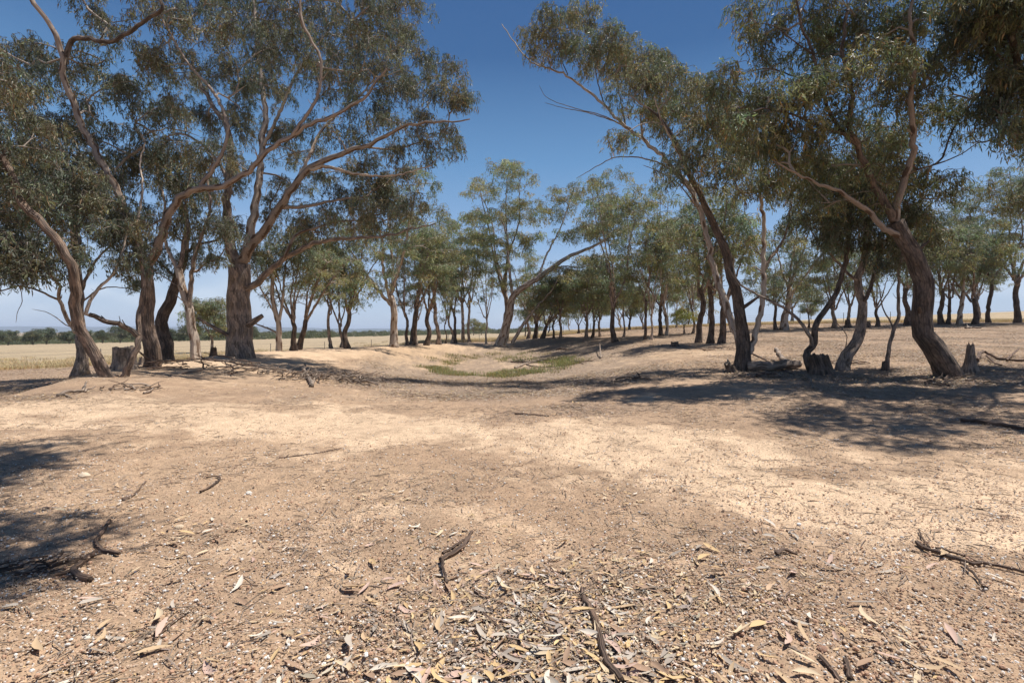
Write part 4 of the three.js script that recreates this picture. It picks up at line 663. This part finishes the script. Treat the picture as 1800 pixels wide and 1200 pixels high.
fallen('fallen_stick', 'stick', 'forked dark stick with long trailing end near the frame edge', [[1612, 960], [1630, 972], [1660, 980], [1700, 994], [1735, 997], [1810, 1014]], 0.0173, 0.0086, M.stick, { forks: [[[1634, 968], [1622, 950], [1616, 936]], [[1645, 968], [1680, 978], [1722, 995]], [[1690, 995], [1715, 1020], [1730, 1038]]] });
fallen('fallen_stick', 'stick', 'short dark strip of bark on bare earth right of the litter', [[1364, 977], [1382, 974, 0.01], [1402, 980]], 0.0151, 0.0086, M.stick);
fallen('fallen_stick', 'stick', 'thin dark stick pointing to the bottom edge at the right', [[1440, 1160], [1460, 1180], [1478, 1205]], 0.0097, 0.0097, M.stick);
fallen('fallen_stick', 'stick', 'stubby dark stick at the bottom edge right of the brown stone', [[1487, 1170], [1490, 1185], [1496, 1205]], 0.0151, 0.0151, M.stick);
fallen('fallen_stick', 'stick', 'thin long stick on the pale track', [[490, 806], [520, 803], [560, 797], [600, 789]], 0.0108, 0.0065, M.stick, { forks: [[[500, 806], [508, 800]]] });
fallen('fallen_stick', 'stick', 'dark wiry stick lying left of the winding stick', [[880, 1150], [905, 1165], [935, 1178]], 0.0086, 0.0065, M.stick);
fallen('fallen_stick', 'stick', 'thin twig slanting across litter at the lower left', [[270, 1130], [300, 1100], [335, 1078]], 0.0086, 0.0054, M.stick);
fallen('fallen_stick', 'stick', 'bent dark twig left of the double bark strip', [[620, 1090], [626, 1102], [637, 1118]], 0.0097, 0.0065, M.stick);
function brush(px, py, rx, rz, n, len, label, mats, lift) {         // a heap of dead twigs
  const c = onGround(px, py, 60), up = lift > 0.05 ? 0.5 : 0.06, t = thing('brush_pile', label, 'brush pile', c), r = rng(px + py);
  for (let k = 0; k < n; k++) {
    const x = (r() * 2 - 1) * rx, z = (r() * 2 - 1) * rz, a = r() * 6.283, L = len * (0.4 + 0.8 * r()), s = (r() - 0.3) * up, y = GY(c.x + x, -(c.z + z)) - c.y + lift * r() * (1 - Math.hypot(x / rx, z / rz) * 0.7);
    const line = [-0.5, -0.15, 0.2, 0.5].map((q) => V(x + Math.cos(a) * L * q + (r() - 0.5) * L * 0.18, y + Math.abs(s) * L * (q + 0.5) + 0.02 + (r() - 0.5) * 0.04, z + Math.sin(a) * L * q + (r() - 0.5) * L * 0.18)), pts = curve(line, 0.12, 0.012, r), b = new Build(), ra = (len < 0.3 ? 0.5 : 1.35) * (0.009 + 0.02 * r() * r());
    b.tube(pts, pts.map((_, i) => mix(ra, ra * 0.35, i / (pts.length - 1))), 5, { seed: k }); part(t, 'stick', b.geo(), mats[k % mats.length]);
  }
}
brush(590, 671, 1.5, 0.9, 120, 0.95, 'heap of bleached twigs beside the V-shaped dead log', [M.dead, M.dead, M.dead, M.stick], 0.32);
brush(510, 662, 1.0, 0.8, 34, 0.7, 'thin scatter of pale twigs behind the V-shaped dead log', [M.dead, M.dead, M.stick], 0.12);
brush(372, 648, 1.7, 1.1, 60, 1.2, 'heap of brown sticks round the foot of the pale slender gum', [M.stick, M.stick, M.dead], 0.5);
brush(60, 1000, 0.32, 0.14, 30, 0.22, 'heap of dark bark strips in the shaded corner', [M.stick, M.stick], 0.03);
brush(1110, 668, 0.5, 0.4, 16, 0.5, 'low tangle of twigs in the shade on the dam edge', [M.stick, M.dead], 0.1);
brush(1255, 615, 1.1, 0.5, 14, 1.0, 'scatter of pale sticks at the foot of the three trunks', [M.dead, M.stick], 0.1);
brush(430, 652, 1.0, 0.5, 26, 0.5, 'strips of fallen bark round the foot of the largest old gum', [M.stick, M.red, M.dead], 0.06);
brush(1672, 672, 0.8, 0.4, 24, 0.45, 'strips of fallen bark round the foot of the big dark gum', [M.stick, M.red], 0.06);
brush(1335, 662, 0.7, 0.35, 20, 0.45, 'bark and twigs in front of the grey log', [M.stick, M.dead], 0.06);
brush(235, 684, 0.8, 0.4, 22, 0.45, 'bark strips between the V-shaped gum and the forked brown gum', [M.stick, M.red], 0.06);
brush(1490, 640, 0.5, 0.4, 12, 0.8, 'loose sticks between the burnt stump and the bent gum', [M.stick, M.dead], 0.1);

// ---------------------------------------------------------------- stones
function stone(px, py, w, c, label) {
  const g = onGround(px, py), R = w * -g.z / FPX / 2, geo = new THREE.IcosahedronGeometry(R, 2), p = geo.attributes.position;
  for (let i = 0; i < p.count; i++) { const v = V().fromBufferAttribute(p, i), n = v.clone().normalize(), k = 0.75 + 0.5 * fbm(n.x * 1.7 + n.z + 9, n.y * 1.7 + 4 + px, 3, px); p.setXYZ(i, v.x * k, v.y * k * 0.6, v.z * k * 0.85); }
  geo.computeVertexNormals(); const m = new THREE.Mesh(geo, new THREE.MeshStandardMaterial({ name: 'stone', color: col(...c), roughness: 0.9, bumpMap: grain[1], bumpScale: 0.004 }));
  m.position.copy(g).add(V(0, R * 0.18, 0)); m.castShadow = m.receiveShadow = true; m.name = numbered('stone'); scene.add(m); tag(m, label, 'stone');
}
stone(147, 838, 19, [0.62, 0.50, 0.36], 'largest pale stone, near the shaded left edge');
stone(314, 928, 15, [0.58, 0.45, 0.31], 'smooth tan stone lying flat in brown litter');
stone(152, 1126, 13, [0.72, 0.64, 0.52], 'cream pebble on dark litter in the lower left corner');
stone(1446, 1143, 19, [0.36, 0.20, 0.13], 'red brown stone beside a pale chip at the lower right');
stone(930, 1153, 13, [0.85, 0.82, 0.78], 'white quartz pebble in the thick leaf litter');
stone(437, 868, 11, [0.70, 0.64, 0.55], 'small whitish pebble right of the hooked stick');
stone(613, 1135, 8, [0.80, 0.76, 0.70], 'tiny white pebble left of the thick leaf litter');
stone(682, 1148, 15, [0.60, 0.40, 0.24], 'rounded orange pebble in the thick leaf litter');
stone(1405, 925, 8, [0.8, 0.76, 0.7], 'little white chip on open earth at the right');

// ---------------------------------------------------------------- fallen leaves and litter
const LEAFC = [[0.48, 0.34, 0.20], [0.58, 0.45, 0.29], [0.42, 0.36, 0.29], [0.34, 0.22, 0.14], [0.60, 0.52, 0.42], [0.52, 0.36, 0.28], [0.30, 0.25, 0.20], [0.55, 0.38, 0.19]];
function leafInto(b, L, w, at, yaw, pitch, roll, curl, c) {          // curled lance-shaped leaf, 3 x 5 vertices
  const rows = 4, s0 = b.p.length / 3, e = new THREE.Matrix4().makeRotationFromEuler(new THREE.Euler(pitch, yaw, roll, 'YXZ')), v = V();
  for (let j = 0; j <= rows; j++) { const t = j / rows, hw = w / 2 * Math.pow(Math.sin(Math.PI * Math.pow(t, 0.75) * 0.96 + 0.04), 0.9), bend = Math.sin(t * 2.2) * curl * L;
    for (const s of [-1, 0, 1]) { v.set(s * hw + bend, Math.abs(s) * hw * 0.35 + L * 0.25 * Math.abs(curl) * (t - 0.5) * (t - 0.5) * 4, (t - 0.5) * L).applyMatrix4(e).add(at); b.vert(v.x, v.y, v.z, s, t, c); } }
  for (let j = 0; j < rows; j++) for (let k = 0; k < 2; k++) { const A = s0 + j * 3 + k; b.i.push(A, A + 3, A + 1, A + 1, A + 3, A + 4); }
}
const groundMatrix = (x, d, yaw, s, lift = 0) => {                   // lies on the slope of the ground
  const e = 0.25, n = V(GY(x - e, d) - GY(x + e, d), 2 * e, GY(x, d + e) - GY(x, d - e)).normalize(), q = new THREE.Quaternion().setFromUnitVectors(V(0, 1, 0), n).multiply(new THREE.Quaternion().setFromAxisAngle(V(0, 1, 0), yaw));
  return new THREE.Matrix4().compose(V(x, GY(x, d) + lift, -d), q, V(s, s, s));
};
{
  const r = rng(77), words = ['tan', 'pale straw', 'grey', 'dark brown', 'whitish', 'pinkish', 'dark grey', 'ochre'];
  const geos = LEAFC.map((c, i) => [0, 1].map((k) => { const b = new Build(); leafInto(b, 0.12, 0.023 + 0.008 * r(), V(0, 0.006, 0), 0, 0.05, 0.15, (r() - 0.5) * 0.5 + (k ? 0.22 : -0.1), c); return b.geo(); }));
  let made = 0;
  while (made < 300) {
    const d = 2.25 + 3.1 * r() * r(), x = (r() * 2 - 1) * d * 1.0; if (r() > litterAmount(x, d) + 0.05) continue;
    const i = Math.min(7, Math.floor(r() * 8)), m = new THREE.Mesh(geos[i][made % 2], M.litter), s = 0.7 + 0.7 * r();
    groundMatrix(x, d, r() * 6.283, s, 0.006 + 0.012 * r()).decompose(m.position, m.quaternion, m.scale); m.rotateX((r() - 0.5) * 0.5); m.rotateZ((r() - 0.5) * 0.8);
    m.castShadow = m.receiveShadow = true; m.name = numbered('fallen_leaf'); scene.add(m);
    tag(m, `single ${words[i]} fallen gum leaf among the loose leaves in front`, 'leaf', 'loose leaves on the nearest ground'); made++;
  }
}
function litterPatch(seed, n, R, L0, L1, twigs) {
  const r = rng(seed), b = new Build();
  for (let k = 0; k < n; k++) { const a = r() * 6.283, q = R * Math.sqrt(r()), tone = 0.75 + 0.35 * r(), c = LEAFC[Math.floor(r() * 8)].map((v) => v * tone), L = mix(L0, L1, r() * r());
    leafInto(b, L, L * (0.2 + 0.14 * r()), V(Math.cos(a) * q, 0.003 + 0.012 * r(), Math.sin(a) * q), r() * 6.283, (r() - 0.5) * 0.3, (r() - 0.5) * 0.5, (r() - 0.5) * 0.7, c); }
  for (let k = 0; k < twigs; k++) { const a = r() * 6.283, q = R * Math.sqrt(r()), t = r() * 6.283, L = 0.04 + 0.2 * r() * r(), p = V(Math.cos(a) * q, 0.006, Math.sin(a) * q); b.tube([p, p.clone().add(V(Math.cos(t) * L / 2, 0.008, Math.sin(t) * L / 2 + 0.01)), p.clone().add(V(Math.cos(t) * L, 0.003, Math.sin(t) * L))], [0.0035, 0.003, 0.002], 3, { caps: false, col: [0.24, 0.185, 0.14] }); }
  return b.geo();
}
{
  const r = rng(123), sets = [[litterPatch(1, 44, 0.36, 0.035, 0.11, 4), 2.1, 9, 90], [litterPatch(2, 44, 0.36, 0.03, 0.09, 6), 2.1, 9, 90], [litterPatch(3, 90, 0.42, 0.012, 0.03, 10), 2.1, 11, 800], [litterPatch(4, 60, 0.7, 0.03, 0.10, 6), 8, 22, 2200], [litterPatch(5, 46, 1.0, 0.05, 0.15, 6), 18, 58, 4200]];
  sets.forEach(([geo, d0, d1, n], i) => {
    const mats = [], cols = [];
    for (let tries = 0; mats.length < n && tries < n * 30; tries++) {
      const d = d0 + (d1 - d0) * Math.pow(r(), 0.8), x = (r() * 2 - 1) * (d * 1.12 + 1); if (d > fenceD(x) - 1 || x < -40) continue;
      const l = litterAmount(x, d); if (r() > (i === 2 ? 0.08 + 0.9 * l : l * l * l * 1.6)) continue;
      mats.push(groundMatrix(x, d, r() * 6.283, 0.8 + 0.5 * r(), 0.001)); const v = 0.8 + 0.4 * r(); cols.push(col(v, v * (0.96 + 0.06 * r()), v * (0.92 + 0.12 * r())));
    }
    stuffTop(instanced(scene, 'litter', geo, M.litter, mats, cols), 'leaf_litter', ['scattered dry gum leaves covering the nearest earth', 'more dry gum leaves and twigs strewn over the nearest earth', 'fine chips of leaf and bark strewn over the nearest earth', 'leaf litter spread over the near banks and shade', 'leaf litter carpeting the dam floor and woodland'][i], 'leaf litter');
  });
}

{                                                                   // grit and pebbles on the bare earth
  const r = rng(55), b = new Build(), ico = new THREE.IcosahedronGeometry(1, 0), ip = ico.attributes.position;
  for (let k = 0; k < 70; k++) {
    const a = r() * 6.283, q = 0.45 * Math.sqrt(r()), R = 0.003 + 0.009 * Math.pow(r(), 3), x = Math.cos(a) * q, z = Math.sin(a) * q, h = r(), v = 0.7 + 0.5 * r(), c = (h < 0.5 ? [0.52, 0.37, 0.25] : h < 0.7 ? [0.40, 0.24, 0.15] : h < 0.88 ? [0.62, 0.50, 0.38] : [0.78, 0.72, 0.64]).map((y) => y * v), s0 = b.p.length / 3, sx = 0.7 + 0.6 * r(), sz = 0.7 + 0.6 * r();
    for (let i = 0; i < ip.count; i++) b.vert(x + ip.getX(i) * R * sx, R * 0.3 + ip.getY(i) * R * 0.7, z + ip.getZ(i) * R * sz, 0, 0, c);
    for (let i = 0; i < ip.count; i++) b.i.push(s0 + i);
  }
  const g = b.geo(false), m = [];
  while (m.length < 1500) { const d = 2 + 9 * r() * r(), x = (r() * 2 - 1) * (d * 1.1 + 0.5); m.push(groundMatrix(x, d, r() * 6.283, 0.8 + 0.6 * r())); }
  stuffTop(instanced(scene, 'gravel', g, M.litter, m), 'gravel', 'grit and tiny pebbles scattered over the nearest earth', 'gravel');
}

// ---------------------------------------------------------------- grass
function tuft(seed, n, h, R, c0, c1) {
  const r = rng(seed), b = new Build();
  for (let k = 0; k < n; k++) { const a = r() * 6.283, q = R * Math.sqrt(r()), x = Math.cos(a) * q, z = Math.sin(a) * q, H = h * (0.5 + 0.7 * r()), t = r() * 6.283, ln = H * (0.15 + 0.5 * r()), w = 0.006 + 0.006 * r(), c = c0.map((v, i) => mix(v, c1[i], r())), s = Math.cos(t) * w, u = Math.sin(t) * w, dx = -Math.sin(t) * ln, dz = Math.cos(t) * ln;
    const A = b.vert(x - s, 0, z - u, 0, 0, c), B = b.vert(x + s, 0, z + u, 0, 0, c), C = b.vert(x - s * 0.7 + dx * 0.35, H * 0.6, z - u * 0.7 + dz * 0.35, 0, 0, c), D = b.vert(x + s * 0.7 + dx * 0.35, H * 0.6, z + u * 0.7 + dz * 0.35, 0, 0, c), E = b.vert(x + dx, H, z + dz, 0, 0, c);
    b.i.push(A, B, C, B, D, C, C, D, E); }
  return b.geo(false);
}
{
  const r = rng(9), m = [], c = [], g = tuft(3, 26, 0.13, 0.42, [0.17, 0.20, 0.06], [0.33, 0.30, 0.13]);
  while (m.length < 520) {
    const a = r() * 6.283, back = Math.sin(a), q = 0.94 + (r() + r() - 1) * 0.26, x = -0.5 + Math.cos(a) * 4.6 * q, d = 34.5 + back * 9.6 * q;
    let w = back < -0.35 ? 1 : Math.cos(a) < -0.6 ? 0.5 : back > 0.6 && x < 1 ? 0.22 : 0.06; w *= sst(0.42, 0.6, fbm(x * 1.3, d * 0.8, 4, 66)); if (r() > w) continue;
    m.push(groundMatrix(x, d, r() * 6.283, 0.6 + 0.8 * r())); const v = 0.75 + 0.5 * r(); c.push(col(v * (0.9 + 0.3 * r()), v, v));
  }
  for (const [px, py, n, R] of [[975, 634, 70, 1.3], [905, 632, 26, 1.6], [990, 640, 26, 1]]) { const o = onGround(px, py); for (let k = 0; k < n; k++) { const a = r() * 6.283, q = R * Math.sqrt(r()), x = o.x + Math.cos(a) * q, d = -o.z + Math.sin(a) * q * 1.6; m.push(groundMatrix(x, d, r() * 6.283, 0.8 + 0.9 * r())); const v = 0.8 + 0.5 * r(); c.push(col(v, v, v * 0.9)); } }
  stuffTop(instanced(scene, 'grass', g, M.grass, m, c), 'green_grass', 'short green grass growing in a ring on the dam floor', 'grass');
}
{
  const r = rng(10), m = [], c = [], g = tuft(4, 46, 0.26, 0.5, [0.62, 0.47, 0.25], [0.50, 0.38, 0.21]);
  while (m.length < 5200) {
    const x = -75 + 150 * r(), d = fenceD(x) + 0.5 + 45 * r() * r() * r(); if (Math.abs(x) > d * 1.15) continue;
    m.push(groundMatrix(x, d, r() * 6.283, 0.7 + 0.7 * r())); const v = 0.8 + 0.4 * r(); c.push(col(v, v, v));
  }
  stuffTop(instanced(scene, 'grass', g, M.grass, m, c), 'dry_grass', 'dry straw-coloured grass along the field edge', 'grass');
}

// ---------------------------------------------------------------- fence, far trees
{
  const t = thing('wire_fence', 'thin wire fence on steel posts along the dry field', 'fence', V(0, 0, 0)), steel = new THREE.MeshStandardMaterial({ name: 'weathered steel', color: col(0.25, 0.23, 0.21), roughness: 0.7, metalness: 0.4 });
  const pts = []; for (let x = -58; x <= 88; x += 3.6) pts.push(V(x, 0, -(fenceD(x) + 0.6)));
  pts.forEach((p) => (p.y = GY(p.x, -p.z)));
  const pg = new THREE.CylinderGeometry(0.028, 0.032, 1.35, 6);
  pts.forEach((p) => { const m = part(t, 'post', pg, steel); m.position.copy(p).add(V(0, 0.48, 0)); });
  for (const h of [0.3, 0.6, 0.85, 1.08]) { const b = new Build(); b.tube(pts.map((p) => p.clone().add(V(0, h, 0.02))), pts.map(() => 0.006), 4, { caps: false }); part(t, 'wire', b.geo(), steel); }
}
[[372, 62, 90, 75, 'olive paddock tree seen between the slender gum and the largest trunk'], [832, 240, 26, 34, 'small far paddock tree standing alone on the field'], [846, 250, 20, 26, 'rounder dark far paddock tree beside the lone one'], [1392, 95, 80, 110, 'dense brown gum on the field behind the many-stemmed gum'], [1426, 170, 26, 34, 'bare-looking small tree on the far field crest']].forEach(([px, d, hp, wp, label], i) => {
  const p = P(px, 583, d); p.y = GY(p.x, d); const k = d / FPX;
  gum({ seed: 700 + i, base: p, H: hp * k, lean: 0, W: wp * k, dia: 0.06 * hp * k, mat: B_, label, tone: [1.55, 1.55, 1.25], n: 16, size: 1.3, group: 'paddock trees' });
});
for (let i = 0; i < 15; i++) {
  const r = rng(900 + i), px = -20 + i * 32 + r() * 14, d = 230 + 60 * r(), p = P(px, 583, d); p.y = GY(p.x, d);
  const H = 5 + 3 * r(), nth = ['first', 'second', 'third', 'fourth', 'fifth', 'sixth', 'seventh', 'eighth', 'ninth', 'tenth', 'eleventh', 'twelfth', 'thirteenth', 'fourteenth', 'last'][i];
  gum({ seed: 900 + i, base: p, H, lean: 0, W: H * (1 + 0.4 * r()), dia: 0.5, mat: D_, fork: 0.12, leaf: 'dist', twig: 0.03, n: 12, sprigs: 3, tone: [0.75, 0.85, 0.7], group: 'far trees across the dry field', name: 'far_tree', label: `${nth} dark rounded tree in the far row across the field, counted from the frame edge` });
}
{
  const r = rng(31), m = [], c = [];
  const g = sprig(8, 60, 1.3, 3, 2.2);
  for (let k = 0; k < 2600; k++) { const a = mix(-1.25, 0.06, r()), d = a < -0.35 ? mix(300, 460, r()) : mix(430, 640, r()), x = a * d, y = GY(x, d), s = 0.7 + 0.6 * r(); m.push(new THREE.Matrix4().compose(V(x, y + 1 + 4.2 * r(), -d), new THREE.Quaternion().setFromAxisAngle(V(0, 1, 0), r() * 6.283), V(s, s, s))); const v = 0.6 + 0.4 * r(); c.push(col(v * 0.9, v, v * 0.85)); }
  stuffTop(instanced(scene, 'wood', g, M.leaf, m, c), 'treeline', 'dark far-off wood along the horizon beyond the field', 'woodland');
}
scene.fog = new THREE.FogExp2(new THREE.Color().setRGB(0.72, 0.82, 1.0), 0.00009);

renderer.render(scene, camera);
